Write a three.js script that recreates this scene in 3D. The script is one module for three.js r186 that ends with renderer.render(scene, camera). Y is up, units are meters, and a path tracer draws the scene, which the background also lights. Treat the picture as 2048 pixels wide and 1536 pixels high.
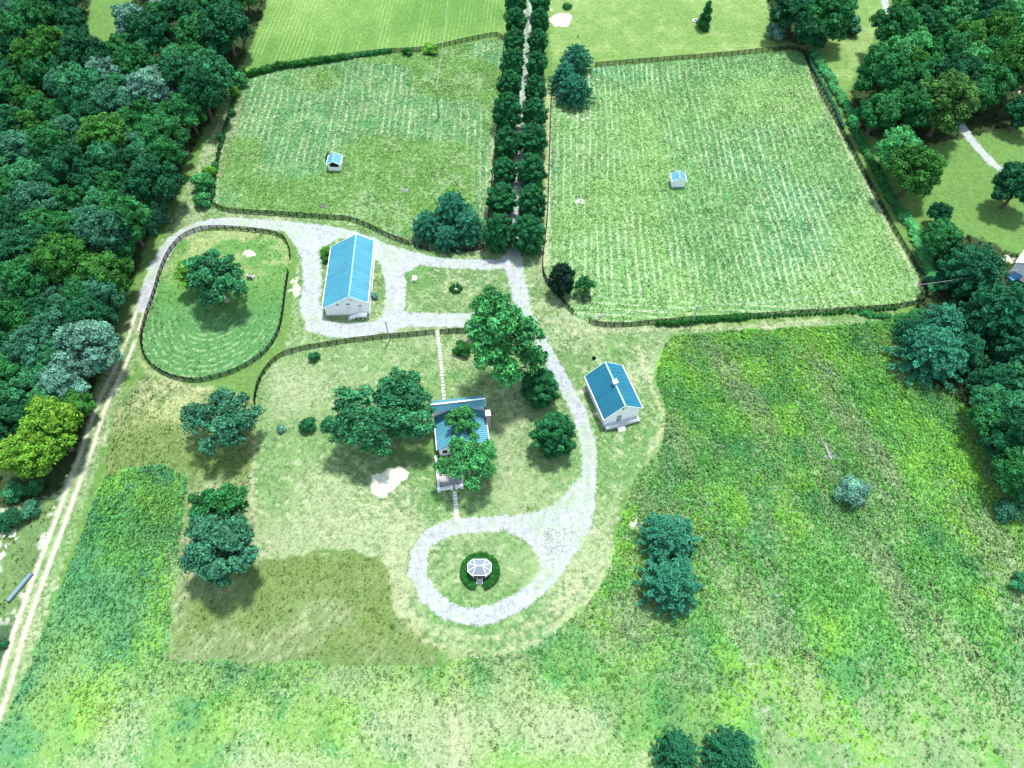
import * as THREE from 'three';
import { mergeGeometries } from 'three/addons/utils/BufferGeometryUtils.js';

// ------------------------------------------------------------------ camera, sky, sun, exposure
const scene = new THREE.Scene();
const EYE = 120, TILT = THREE.MathUtils.degToRad(56.48), FOCAL = 1414;          // metres above the ground, tilt down, focal length for a 2048 wide photograph
const camera = new THREE.PerspectiveCamera(57.023, 1024 / 768, 0.5, 6000);
camera.position.set(0, EYE, 0);
camera.lookAt(0, EYE - Math.sin(TILT), -Math.cos(TILT));
const SUN = new THREE.Vector3(0.13, 0.94, -0.31).normalize();
{
  const w = 128, h = 64, d = new Float32Array(w * h * 4);
  for (let y = 0; y < h; y++) for (let x = 0; x < w; x++) {
    const el = (y + 0.5) / h * Math.PI - Math.PI / 2, up = Math.max(0, Math.sin(el));
    const k = 0.48 + 0.14 * up, i = (y * w + x) * 4;
    d[i] = k * 0.80; d[i + 1] = k * 0.99; d[i + 2] = k * 1.22; d[i + 3] = 1;
  }
  const t = new THREE.DataTexture(d, w, h, THREE.RGBAFormat, THREE.FloatType);
  t.mapping = THREE.EquirectangularReflectionMapping; t.magFilter = THREE.LinearFilter; t.minFilter = THREE.LinearFilter; t.needsUpdate = true;
  scene.background = t; scene.environment = t;
}
const sun = new THREE.DirectionalLight(new THREE.Color(1, 0.985, 0.91), 3.5);
sun.position.copy(SUN).multiplyScalar(400).add(new THREE.Vector3(0, 0, -110)); sun.target.position.set(0, 0, -110);
sun.castShadow = true; sun.shadow.radius = 12; sun.shadow.mapSize.set(4096, 4096);
Object.assign(sun.shadow.camera, { left: -190, right: 190, top: 150, bottom: -150, near: 10, far: 800 });
scene.add(sun, sun.target);
const renderer = new THREE.WebGLRenderer({ antialias: true });
renderer.toneMapping = THREE.LinearToneMapping; renderer.toneMappingExposure = 2.08;
renderer.shadowMap.enabled = true;

// ------------------------------------------------------------------ helpers
const V = (x, y, z) => new THREE.Vector3(x, y, z);
const ST = Math.sin(TILT), CT = Math.cos(TILT);
function at(px, py, h = 0) {                                    // surveyed point of the photograph -> point of the site at height h
  const u = (px - 1024) / FOCAL, v = (768 - py) / FOCAL, dy = -ST + v * CT, t = (h - EYE) / dy;
  return V(u * t, h, (-CT - v * ST) * t);
}
const depthOf = (p) => (p.y - EYE) * -ST + p.z * -CT;
const mpp = (p) => depthOf(p) / FOCAL;                          // metres per photograph pixel there
function rng(seed) { let a = seed >>> 0; return () => { a = (a + 0x6D2B79F5) | 0; let t = Math.imul(a ^ (a >>> 15), 1 | a); t = (t + Math.imul(t ^ (t >>> 7), 61 | t)) ^ t; return ((t ^ (t >>> 14)) >>> 0) / 4294967296; }; }
const clamp = (x, a = 0, b = 1) => Math.min(b, Math.max(a, x)), lerp = (a, b, t) => a + (b - a) * t;
const sstep = (a, b, x) => { const t = clamp((x - a) / (b - a)); return t * t * (3 - 2 * t); };
const NT = new Float32Array(65536); { const r = rng(7); for (let i = 0; i < 65536; i++) NT[i] = r(); }
function noise(x, y) {
  const xi = Math.floor(x), yi = Math.floor(y); let fx = x - xi, fy = y - yi; fx = fx * fx * (3 - 2 * fx); fy = fy * fy * (3 - 2 * fy);
  const a = (yi & 255) << 8, b = ((yi + 1) & 255) << 8, c = xi & 255, d = (xi + 1) & 255;
  const p = NT[a | c], q = NT[a | d], r = NT[b | c], s = NT[b | d];
  return p + (q - p) * fx + (r - p + (p - q - r + s) * fx) * fy;
}
const fbm = (x, y) => 0.5 * noise(x, y) + 0.28 * noise(x * 2.13 + 31, y * 2.13 + 7) + 0.22 * noise(x * 4.7 + 11, y * 4.7 + 53);
const used = {};
function numbered(n) { const k = used[n] = (used[n] ?? -1) + 1; return k ? n + '_' + String(k).padStart(3, '0') : n; }
function tag(o, label, category, group, kind) { if (label) o.userData.label = label; if (category) o.userData.category = category; if (group) o.userData.group = group; if (kind) o.userData.kind = kind; return o; }
function thing(name, label, category, p, turn = 0, group) { const o = new THREE.Group(); o.name = numbered(name); o.position.copy(p); o.rotation.y = turn; scene.add(o); return tag(o, label, category, group); }
function part(name, geo, mat, parent) { const m = new THREE.Mesh(geo, mat); m.name = parent === scene ? numbered(name) : name; m.castShadow = m.receiveShadow = true; parent.add(m); return m; }
const M = (r, g, b, rough = 0.85, more = {}) => new THREE.MeshStandardMaterial({ color: new THREE.Color().setRGB(r, g, b), roughness: rough, ...more });
const BOX = new THREE.BoxGeometry(1, 1, 1);
function box(w, h, d, x = 0, y = 0, z = 0, ry = 0) { const g = BOX.clone().scale(w, h, d); if (ry) g.rotateY(ry); return g.translate(x, y, z); }
function bar(a, b, w, h) {                                      // box from a to b, w wide and h high
  const d = b.clone().sub(a), L = d.length(), g = BOX.clone().scale(w, h, L);
  return g.applyMatrix4(new THREE.Matrix4().lookAt(b, a, V(0, 1, 0))).translate((a.x + b.x) / 2, (a.y + b.y) / 2, (a.z + b.z) / 2);
}
function flat(tris) { const g = new THREE.BufferGeometry(); g.setAttribute('position', new THREE.Float32BufferAttribute(tris.flatMap((p) => [p.x, p.y, p.z]), 3)); g.setAttribute('uv', new THREE.Float32BufferAttribute(tris.flatMap((p) => [p.x, p.z]), 2)); g.computeVertexNormals(); return g; }
function slab(poly, th) {                                       // planar polygon (ring of points) given thickness th along its normal, downwards
  const n = poly[1].clone().sub(poly[0]).cross(poly[2].clone().sub(poly[0])).normalize(); if (n.y < 0) { poly = poly.slice().reverse(); n.negate(); }
  const lo = poly.map((p) => p.clone().addScaledVector(n, -th)), t = [];
  for (let i = 1; i < poly.length - 1; i++) { t.push(poly[0], poly[i], poly[i + 1], lo[0], lo[i + 1], lo[i]); }
  for (let i = 0; i < poly.length; i++) { const j = (i + 1) % poly.length; t.push(poly[i], lo[i], lo[j], poly[i], lo[j], poly[j]); }
  return flat(t);
}
function dense(pts, step, closed) {                             // px points -> evenly spaced ground points
  const c = new THREE.CatmullRomCurve3(pts.map(([x, y]) => at(x, y)), !!closed, 'centripetal'), L = c.getLength(), n = Math.max(2, Math.round(L / step));
  return c.getSpacedPoints(n);
}

// ------------------------------------------------------------------ the site map: masks of the regions, then one colour map in metres
const X0 = -168, X1 = 168, Z0 = -232, Z1 = -4, GW = 1024, GH = 695;
const gx = (x) => (x - X0) / (X1 - X0) * GW, gz = (z) => (z - Z0) / (Z1 - Z0) * GH, GM = (X1 - X0) / GW;
const cv = document.createElement('canvas'); cv.width = GW; cv.height = GH; const cx = cv.getContext('2d');
const curve = (pts, closed) => dense(pts, 0.8, closed);
function path(P) { cx.beginPath(); P.forEach((p, i) => i ? cx.lineTo(gx(p.x), gz(p.z)) : cx.moveTo(gx(p.x), gz(p.z))); }
const poly = (pts, c = '#fff') => { path(pts.map(([x, y]) => at(x, y))); cx.closePath(); cx.fillStyle = c; cx.fill(); };
const loop = (pts, c = '#fff') => { path(curve(pts, true)); cx.closePath(); cx.fillStyle = c; cx.fill(); };
const line = (pts, w, c = '#fff') => { path(curve(pts)); cx.lineWidth = w / GM; cx.lineCap = cx.lineJoin = 'round'; cx.strokeStyle = c; cx.stroke(); };
const spot = (px, py, rx, ry, c = '#fff') => { const p = at(px, py), k = mpp(p); cx.beginPath(); cx.ellipse(gx(p.x), gz(p.z), rx * k / GM, ry * k / GM * 1.25, 0, 0, 7); cx.fillStyle = c; cx.fill(); };
function mask(draw, blur = 1) {
  cx.fillStyle = '#000'; cx.fillRect(0, 0, GW, GH); draw();
  const src = cx.getImageData(0, 0, GW, GH).data; let a = new Float32Array(GW * GH), b = new Float32Array(GW * GH);
  for (let i = 0; i < a.length; i++) a[i] = src[i * 4] / 255;
  for (let k = 0; k < 2; k++) if (blur) {
    for (let y = 0; y < GH; y++) { let s = 0; for (let x = -blur; x < GW; x++) { if (x + blur < GW) s += a[y * GW + x + blur]; if (x - blur - 1 >= 0) s -= a[y * GW + x - blur - 1]; if (x >= 0) b[y * GW + x] = s / (2 * blur + 1); } }
    for (let x = 0; x < GW; x++) { let s = 0; for (let y = -blur; y < GH; y++) { if (y + blur < GH) s += b[(y + blur) * GW + x]; if (y - blur - 1 >= 0) s -= b[(y - blur - 1) * GW + x]; if (y >= 0) a[y * GW + x] = s / (2 * blur + 1); } }
  }
  return a;
}
function smp(m, x, z) {
  const u = clamp(gx(x) - 0.5, 0, GW - 1.001), v = clamp(gz(z) - 0.5, 0, GH - 1.001), i = u | 0, j = v | 0, fx = u - i, fy = v - j, k = j * GW + i;
  return lerp(lerp(m[k], m[k + 1], fx), lerp(m[k + GW], m[k + GW + 1], fx), fy);
}
const OVAL = [[581, 519], [578, 495], [565, 476], [540, 468], [480, 461], [440, 459], [400, 462], [370, 475], [345, 500], [325, 540], [310, 590], [293, 640], [285, 680], [292, 712], [315, 738], [350, 755], [395, 762], [440, 753], [490, 734], [530, 706], [555, 670], [565, 630], [570, 590], [577, 545]];
const MID = [[1025, 505], [1030, 560], [1040, 600], [1060, 645], [1085, 690], [1110, 735], [1135, 780], [1160, 830], [1174, 880], [1178, 930], [1174, 980], [1160, 1040], [1135, 1100], [1100, 1150], [1050, 1195], [990, 1225], [930, 1232], [880, 1212], [850, 1180], [836, 1140], [842, 1100], [865, 1070], [905, 1055], [960, 1049], [1030, 1045], [1090, 1035], [1130, 1012], [1158, 975]];
const LANE = [[-60, 1560], [0, 1395], [40, 1262], [80, 1150], [118, 1050], [147, 970], [172, 905], [204, 810], [235, 745], [262, 680], [284, 615], [308, 545]];
const RM = {
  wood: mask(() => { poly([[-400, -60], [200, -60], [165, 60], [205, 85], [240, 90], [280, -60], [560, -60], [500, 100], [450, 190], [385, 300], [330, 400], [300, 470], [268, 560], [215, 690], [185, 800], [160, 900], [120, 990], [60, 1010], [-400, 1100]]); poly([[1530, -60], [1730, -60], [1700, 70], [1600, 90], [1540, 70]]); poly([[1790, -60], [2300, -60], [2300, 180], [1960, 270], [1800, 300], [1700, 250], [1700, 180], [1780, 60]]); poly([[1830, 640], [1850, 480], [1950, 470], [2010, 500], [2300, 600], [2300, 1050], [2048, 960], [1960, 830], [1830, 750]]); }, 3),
  far: mask(() => { poly([[520, -90], [1040, -90], [1030, 20], [1012, 73], [900, 90], [760, 105], [650, 121], [560, 134], [500, 152], [465, 180], [440, 160], [470, 90]]); }, 2),
  top: mask(() => { poly([[1075, -90], [1760, -90], [1780, 20], [1720, 130], [1690, 190], [1600, 105], [1530, 104], [1190, 132], [1110, 160]]); }, 2),
  hayl: mask(() => { poly([[500, 157], [560, 137], [650, 124], [760, 108], [900, 94], [1000, 77], [1012, 90], [1000, 170], [985, 300], [972, 420], [965, 500], [830, 492], [775, 473], [700, 441], [560, 431], [425, 410], [440, 290], [475, 190]]); }, 1),
  hayr: mask(() => { poly([[1104, 160], [1190, 134], [1350, 121], [1590, 102], [1610, 116], [1692, 280], [1790, 468], [1832, 540], [1852, 588], [1840, 606], [1700, 621], [1500, 634], [1300, 647], [1195, 649], [1150, 632], [1100, 575], [1085, 545], [1092, 440], [1100, 300]]); }, 1),
  oval: mask(() => loop(OVAL), 1),
  yard: mask(() => { poly([[600, 470], [1040, 470], [1100, 560], [1150, 640], [1350, 660], [1330, 700], [1300, 780], [1325, 830], [1310, 890], [1260, 960], [1230, 1050], [1200, 1160], [1130, 1235], [1050, 1290], [960, 1307], [880, 1290], [805, 1225], [775, 1130], [720, 1105], [640, 1100], [600, 1115], [503, 1125], [507, 900], [507, 810], [530, 745], [575, 700], [590, 560]]); poly([[420, 418], [700, 445], [830, 498], [1100, 470], [1090, 560], [900, 560], [600, 470], [420, 450], [330, 560], [200, 910], [60, 1330], [0, 1480], [-60, 1500], [-20, 1300], [150, 900], [250, 640], [330, 460], [460, 190], [490, 190], [430, 400]]); poly([[1340, 662], [1640, 640], [1800, 620], [1790, 642], [1640, 655], [1360, 672], [1150, 700]]); }, 2),
  brown: mask(() => { poly([[280, 745], [400, 775], [505, 800], [505, 1125], [600, 1115], [720, 1105], [775, 1130], [800, 1225], [885, 1300], [890, 1330], [330, 1325], [350, 1150], [365, 1050], [375, 960], [320, 925], [205, 960], [225, 850]]); }, 5),
  weed: mask(() => { poly([[1345, 672], [1500, 660], [1700, 650], [1850, 630], [2300, 850], [2300, 1700], [-300, 1700], [10, 1440], [60, 1330], [210, 950], [320, 928], [375, 955], [362, 1060], [345, 1180], [335, 1320], [880, 1335], [960, 1310], [1060, 1290], [1135, 1240], [1205, 1165], [1235, 1060], [1270, 960], [1325, 890], [1335, 820], [1310, 760], [1330, 690]]); }, 2),
  pale: mask(() => {                                              // flattened straw lines, mown edges, faint tracks
    line([[775, 1120], [800, 1222], [865, 1285], [960, 1308], [1060, 1288], [1135, 1235], [1205, 1160], [1225, 1090]], 0.7);
    line([[1275, 690], [1300, 760], [1325, 830], [1310, 890], [1290, 920]], 0.7); line([[508, 880], [506, 960], [503, 1060], [505, 1122]], 0.6);
    line([[270, 715], [310, 745], [370, 772], [430, 776]], 1.0, '#999'); line([[903, 1300], [905, 1420], [908, 1560]], 0.6, '#bbb'); line([[920, 1300], [925, 1420], [932, 1560]], 0.5, '#888'); line([[911, 1290], [914, 1420], [918, 1560]], 1.6, '#555');
    line([[1240, 690], [1265, 760], [1290, 830], [1275, 900]], 0.5, '#777'); line([[795, 1040], [780, 1130], [815, 1215], [880, 1262], [950, 1278], [1040, 1262], [1120, 1210], [1175, 1140]], 1.6, '#666');
    line([[640, 1110], [700, 1040], [780, 1010], [830, 1040]], 1.2, '#555'); line([[1150, 662], [1400, 655], [1640, 640]], 1.4, '#777'); line([[1098, 170], [1096, 300], [1094, 440], [1090, 530]], 1.6, '#aaa'); line([[995, 200], [983, 330], [972, 440]], 1.2, '#999');
    line([[1615, 130], [1690, 290], [1780, 460], [1840, 570]], 1.6, '#777'); line([[345, 1100], [338, 1220], [333, 1320]], 0.6, '#555');
  }, 1),
  bare: mask(() => {
    loop([[740, 965], [765, 940], [800, 935], [817, 948], [795, 965], [775, 985], [755, 1000], [742, 985]]); spot(818, 1001, 9, 6, '#bbb'); spot(592, 580, 9, 13); spot(590, 562, 5, 10, '#aaa'); spot(498, 507, 9, 5); spot(465, 513, 4, 3, '#aaa'); loop([[1101, 38], [1125, 27], [1140, 33], [1137, 50], [1110, 50]]);
    spot(1105, 18, 9, 6, '#444'); spot(870, 229, 7, 5, '#777'); spot(705, 445, 8, 3, '#999'); spot(940, 480, 14, 8, '#777'); spot(1165, 405, 8, 5, '#888'); spot(1410, 63, 9, 4, '#777'); spot(1182, 155, 20, 6, '#444');
    spot(1200, 830, 11, 12, '#aaa'); spot(1163, 780, 9, 9, '#999'); spot(1272, 1050, 8, 10, '#999'); spot(1112, 1268, 7, 6, '#888'); spot(590, 1003, 3, 3, '#555'); spot(650, 330, 6, 4, '#555'); spot(545, 1410, 6, 3, '#333'); spot(655, 412, 14, 6, '#444'); spot(650, 1098, 5, 4, '#777'); spot(820, 558, 6, 6, '#777'); spot(1155, 235, 25, 8, '#555'); spot(2015, 520, 22, 14, '#666'); spot(1545, 655, 90, 5, '#333');
  }, 1),
  gravel: mask(() => {
    line([[285, 615], [308, 545], [325, 510], [348, 480], [388, 457], [430, 446], [500, 447], [600, 455], [690, 468], [740, 486], [800, 510], [860, 523], [930, 528], [1000, 528], [1025, 522]], 3.1);
    for (const d of [-5.2, 5.2]) line([[1055 + d, -60], [1054 + d, 60], [1049 + d, 170], [1044 + d, 230], [1039 + d, 300], [1034 + d, 370], [1029 + d, 440], [1026 + d, 500]], 0.85); line([[1029, 430], [1026, 510]], 2.4); line(MID, 2.9);
    line([[590, 462], [616, 500], [625, 560], [620, 610], [632, 645]], 4.2); line([[628, 650], [680, 661], [750, 655], [800, 641], [860, 640], [950, 641], [1040, 640]], 3.8); line([[742, 488], [775, 520], [790, 560], [790, 610], [782, 650]], 4.4);
    poly([[590, 452], [700, 462], [640, 500], [620, 520], [600, 480]]); poly([[740, 480], [860, 512], [820, 545], [780, 540]]); poly([[1000, 512], [1042, 505], [1060, 620], [1030, 600]]); poly([[1170, 960], [1191, 950], [1185, 1050], [1150, 1110], [1100, 1030]]); poly([[1030, 1040], [1160, 1000], [1150, 1070], [1060, 1060]]); line([[1015, 1052], [1062, 1078], [1084, 1108], [1090, 1140], [1072, 1176], [1030, 1206]], 1.7); poly([[1060, 1050], [1160, 1050], [1130, 1110], [1095, 1150]], '#999'); line([[1015, 1052], [1062, 1078], [1084, 1108], [1090, 1140], [1072, 1176], [1030, 1206]], 1.5); poly([[940, 625], [1050, 610], [1060, 650], [930, 660]]);
    line([[1755, -60], [1775, 20], [1790, 45]], 2.2); line([[1905, 225], [1930, 262], [1960, 300], [1990, 330], [2022, 352], [2060, 372]], 2.4);
  }, 1),
  crown: mask(() => { line(MID, 0.7); line([[300, 560], [325, 510], [348, 480], [388, 457], [430, 446], [500, 447], [600, 455], [690, 468], [740, 486], [800, 510], [860, 523], [930, 528], [1000, 528]], 0.6); line([[616, 500], [625, 560], [620, 610], [632, 645], [680, 658], [750, 652], [800, 641], [860, 639], [1000, 640]], 0.8); }, 1),
  lane: mask(() => { const P = curve(LANE); for (const s of [-0.95, 0.95]) { cx.beginPath(); P.forEach((p, i) => { const a = P[Math.max(0, i - 1)], b = P[Math.min(P.length - 1, i + 1)], t = Math.hypot(b.x - a.x, b.z - a.z), x = p.x - (b.z - a.z) / t * s, z = p.z + (b.x - a.x) / t * s; i ? cx.lineTo(gx(x), gz(z)) : cx.moveTo(gx(x), gz(z)); }); cx.lineWidth = 0.75 / GM; cx.strokeStyle = '#fff'; cx.stroke(); } }, 0),
  scrub: mask(() => { poly([[-200, 1010], [60, 1000], [130, 960], [75, 1140], [0, 1330], [-200, 1600]]); }, 3),
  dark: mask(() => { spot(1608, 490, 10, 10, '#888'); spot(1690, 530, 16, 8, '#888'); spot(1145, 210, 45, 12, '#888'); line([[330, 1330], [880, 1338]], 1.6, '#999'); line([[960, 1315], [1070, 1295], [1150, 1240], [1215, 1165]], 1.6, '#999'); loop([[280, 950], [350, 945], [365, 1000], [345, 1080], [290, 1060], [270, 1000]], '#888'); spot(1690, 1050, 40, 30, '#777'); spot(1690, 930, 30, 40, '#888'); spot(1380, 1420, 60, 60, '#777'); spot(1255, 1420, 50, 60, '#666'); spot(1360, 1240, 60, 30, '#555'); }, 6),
};
const OC = at(432, 610), HW0 = at(1103, 165), HW1 = at(1090, 500), S1 = at(1644, 948), S2 = at(1864, 1300), SD = S2.clone().sub(S1).normalize();
const SZ0 = at(1300, 647).z, LX0 = at(470, 420).z;
const tmp = [0, 0, 0];
const mix3 = (c, r, g, b, t) => { c[0] += (r - c[0]) * t; c[1] += (g - c[1]) * t; c[2] += (b - c[2]) * t; };
function land(x, z, out) {                                       // base colour (linear) of the ground at a point
  const wx = x + (noise(x * 0.9, z * 0.9) - 0.5) * 1.3, wz = z + (noise(x * 0.9 + 40, z * 0.9 + 9) - 0.5) * 1.3;
  const big = fbm(x * 0.045, z * 0.045), mid = fbm(x * 0.22 + 5, z * 0.22), fine = noise(x * 1.7, z * 1.7), gr = noise(x * 5.3 + 3, z * 5.3), hs = noise(x * 11.7 + 3, z * 9.3);
  const c = out; c[0] = 0.11; c[1] = 0.21; c[2] = 0.055;
  let t;
  // far mown fields
  if ((t = smp(RM.far, wx, wz)) > 0.01) { t = sstep(0.3, 0.7, t); const st = sstep(0.55, 0.95, 0.5 + 0.5 * Math.cos(x * 5.2 + z * 0.25)) * sstep(0.3, 0.7, noise(x * 0.5, z * 0.06)); mix3(c, 0.10, 0.215, 0.050, t); mix3(c, 0.21, 0.32, 0.10, t * clamp(st * 0.7 + (big - 0.42) * 1.5)); }
  if ((t = smp(RM.top, wx, wz)) > 0.01) { t = sstep(0.3, 0.7, t); mix3(c, 0.145, 0.25, 0.07, t); mix3(c, 0.25, 0.335, 0.13, t * clamp((mid - 0.4) * 1.6 + (big - 0.5) + 0.25 * sstep(0.4, 0.9, noise(x * 0.05, z * 1.6)))); }
  // rows of hay
  if ((t = smp(RM.hayl, wx, wz)) > 0.01) {
    t = sstep(0.35, 0.65, t); const rowv = 0.5 + 0.5 * Math.cos((x + (noise(x * 0.2, z * 0.08) - 0.5) * 0.7 - z * 0.02) * 3.6);
    const amount = sstep(0.44, 0.62, noise(x * 0.055 + 2, z * 0.06 + 8)) * 0.9 + 0.12, br = sstep(0.25, 0.7, noise(x * 1.3, z * 0.16));
    mix3(c, 0.115, 0.235, 0.055, t); mix3(c, 0.09, 0.26, 0.12, t * amount * 0.55); mix3(c, 0.20, 0.31, 0.14, t * sstep(0.42, 0.75, mid * 0.6 + fine * 0.4) * 0.85);
    mix3(c, 0.37, 0.42, 0.26, t * sstep(0.5, 0.95, rowv) * amount * br * sstep(0.25, 0.6, gr) * 0.85);
  }
  if ((t = smp(RM.hayr, wx, wz)) > 0.01) {
    t = sstep(0.35, 0.65, t); const fx = HW0.x + (HW1.x - HW0.x) * (z - HW0.z) / (HW1.z - HW0.z), near = 1 - sstep(4, 34, x - fx);
    const s = lerp(x, x - fx + HW1.x, near) + (noise(x * 0.13, z * 0.05) - 0.5) * 1.5, south = 1 - sstep(6, 10, SZ0 - z + (x - HW1.x) * 0.06);
    const rowv = 0.5 + 0.5 * Math.cos(lerp(s, z * 1.05 - x * 0.07, south > 0.5 ? 1 : 0) * 3.75), br = sstep(0.18, 0.62, noise(x * 1.2, z * (south > 0.5 ? 1.2 : 0.2)) * 0.6 + noise(x * 1.8 + 9, z * 1.4) * 0.4);
    mix3(c, 0.10, 0.25, 0.075, t); mix3(c, 0.065, 0.235, 0.115, t * clamp((near * 0.9 + (big - 0.5) * 3) * 0.8)); mix3(c, 0.16, 0.31, 0.08, t * sstep(0.5, 0.7, noise(x * 0.04 + 30, z * 0.04)) * 0.7);
    mix3(c, 0.38, 0.45, 0.28, t * sstep(0.5, 0.95, rowv) * br * (0.5 + 0.7 * sstep(0.35, 0.65, big)) * sstep(0.1, 0.55, gr)); mix3(c, 0.25, 0.36, 0.18, t * sstep(0.45, 0.8, fine * 0.6 + gr * 0.4) * 0.65);
  }
  if ((t = smp(RM.yard, wx, wz)) > 0.01) {
    t = sstep(0.3, 0.7, t); mix3(c, 0.13, 0.23, 0.085, t); mix3(c, 0.28, 0.335, 0.185, t * sstep(0.34, 0.66, mid * 0.45 + fine * 0.3 + gr * 0.25 + (big - 0.5) * 0.7) * 0.9);
    mix3(c, 0.10, 0.23, 0.06, t * sstep(0.45, 0.72, noise(x * 0.09 + 9, z * 0.09 + 4) * 0.7 + gr * 0.3) * 0.6); mix3(c, 0.38, 0.41, 0.27, t * sstep(0.70, 0.9, noise(x * 0.9 + z * 0.5, z * 1.1 - x * 0.5)) * 0.5);
  }
  if ((t = smp(RM.oval, wx, wz)) > 0.01) {
    t = sstep(0.35, 0.65, t); const dx = (x - OC.x) / 13.5, dz = (z - OC.z) / 17, rad = Math.hypot(dx, dz), rowv = 0.5 + 0.5 * Math.cos(rad * 78 + (noise(x * 0.5, z * 0.5) - 0.5) * 3), lo = sstep(-0.1, 0.6, dz);
    mix3(c, 0.10, 0.235, 0.06, t); mix3(c, 0.25, 0.32, 0.13, t * (1 - sstep(-0.9, -0.2, dz)) * sstep(0.3, 0.6, mid)); mix3(c, 0.07, 0.20, 0.07, t * sstep(-0.5, 0.3, dz) * 0.7); mix3(c, 0.27, 0.35, 0.2, t * sstep(0.5, 0.95, rowv) * lo * sstep(0.35, 0.7, fine * 0.6 + gr * 0.4) * 0.7);
  }
  if ((t = smp(RM.brown, wx, wz)) > 0.01) { t = sstep(0.35, 0.65, t); mix3(c, 0.155, 0.215, 0.088, t); mix3(c, 0.26, 0.30, 0.165, t * sstep(0.4, 0.75, noise(x * 1.6 + z, z * 0.5 - x * 0.4) * 0.6 + mid * 0.4)); mix3(c, 0.12, 0.19, 0.05, t * sstep(0.48, 0.66, big) * 0.8); mix3(c, 0.35, 0.38, 0.18, t * sstep(-66, -74, z) * sstep(0.4, 0.6, mid) * 0.7); }
  if ((t = smp(RM.weed, wx, wz)) > 0.01) {
    t = sstep(0.35, 0.65, t); const a = (x - S1.x) * SD.x + (z - S1.z) * SD.z, b = -(x - S1.x) * SD.z + (z - S1.z) * SD.x, right = sstep(18, 40, x);
    const streak = lerp(fbm(x * 0.12, z * 0.12), fbm(b * 0.17 + 4, a * 0.045), right), left = 1 - sstep(-48, -38, x);
    mix3(c, 0.110, 0.30, 0.070, t); mix3(c, 0.18, 0.39, 0.060, t * sstep(0.42, 0.68, big * 0.7 + mid * 0.3)); mix3(c, 0.06, 0.21, 0.075, t * sstep(0.5, 0.72, noise(x * 0.2 + 14, z * 0.17) * 0.7 + fine * 0.3) * 0.7); mix3(c, 0.06, 0.21, 0.105, t * left * sstep(0.40, 0.62, noise(x * 0.09 + 3, z * 0.06 + 1) * 0.7 + fine * 0.3) * 0.65);
    mix3(c, 0.22, 0.28, 0.145, t * sstep(0.44, 0.64, streak * 0.62 + fine * 0.2 + gr * 0.18) * (1 - left * 0.8) * 0.72 * sstep(-98, -84, z)); mix3(c, 0.21, 0.34, 0.09, t * sstep(-34, -22, z) * sstep(0.3, 0.6, mid) * 0.55 * (1 - right));
    mix3(c, 0.29, 0.34, 0.20, t * sstep(-30, -15, z) * (1 - right) * sstep(0.46, 0.66, noise(x * 0.1, z * 0.12) * 0.6 + gr * 0.4) * 0.8); mix3(c, 0.4, 0.44, 0.36, t * sstep(0.86, 0.95, noise(x * 1.9 + 77, z * 1.9)) * 0.45 * right);
  }
  if ((t = smp(RM.scrub, wx, wz)) > 0.01) { t = sstep(0.3, 0.7, t); mix3(c, 0.12, 0.20, 0.07, t); mix3(c, 0.42, 0.46, 0.36, t * sstep(0.45, 0.6, mid) * sstep(0.35, 0.6, fine)); mix3(c, 0.05, 0.10, 0.05, t * sstep(0.55, 0.7, big)); }
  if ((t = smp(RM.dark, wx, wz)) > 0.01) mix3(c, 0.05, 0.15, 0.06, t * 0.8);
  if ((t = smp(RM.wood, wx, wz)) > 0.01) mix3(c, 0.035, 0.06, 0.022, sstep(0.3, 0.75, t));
  if ((t = smp(RM.pale, wx, wz)) > 0.01) mix3(c, 0.42, 0.42, 0.27, clamp(t * 1.1) * sstep(0.2, 0.5, fine + t * 0.25) * 0.85);
  if ((t = smp(RM.bare, wx, wz)) > 0.01) mix3(c, 0.74, 0.70, 0.56, sstep(0.25, 0.55, t + (fine - 0.5) * 0.4));
  if ((t = smp(RM.lane, x, z)) > 0.01) mix3(c, 0.50, 0.46, 0.37, clamp(t * 1.1) * sstep(0.08, 0.45, noise(x * 0.8, z * 0.25) + (z > -85 ? 0.25 : 0.02)));
  if ((t = smp(RM.gravel, x + (wx - x) * 0.4, z + (wz - z) * 0.4)) > 0.01) {
    t = sstep(0.3, 0.7, t + (gr - 0.5) * 0.5); const v = 0.88 + 0.4 * (mid - 0.5) + (hs > 0.78 ? -0.3 : 0);
    mix3(c, 0.44 * v, 0.47 * v, 0.50 * v, t); mix3(c, 0.30, 0.33, 0.24, t * clamp(smp(RM.crown, x, z)) * sstep(0.35, 0.65, fine * 0.5 + mid * 0.5) * 0.75); mix3(c, 0.2, 0.29, 0.12, t * sstep(0.52, 0.68, mid * 0.6 + gr * 0.4) * 0.6);
  }
  const k = (0.74 + 0.26 * fine + 0.42 * (gr - 0.5) + 0.50 * (hs - 0.5) + 0.10) * 0.83; c[0] *= k; c[1] *= k; c[2] *= k;
}
const TW = 2048, TH = 1390;
const LAND = new Float32Array(TW * TH * 3), tex8 = new Uint8Array(TW * TH * 4);
const enc = new Uint8Array(4097); for (let i = 0; i <= 4096; i++) { const l = i / 4096; enc[i] = Math.round(255 * (l < 0.0031308 ? l * 12.92 : 1.055 * Math.pow(l, 1 / 2.4) - 0.055)); }
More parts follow.
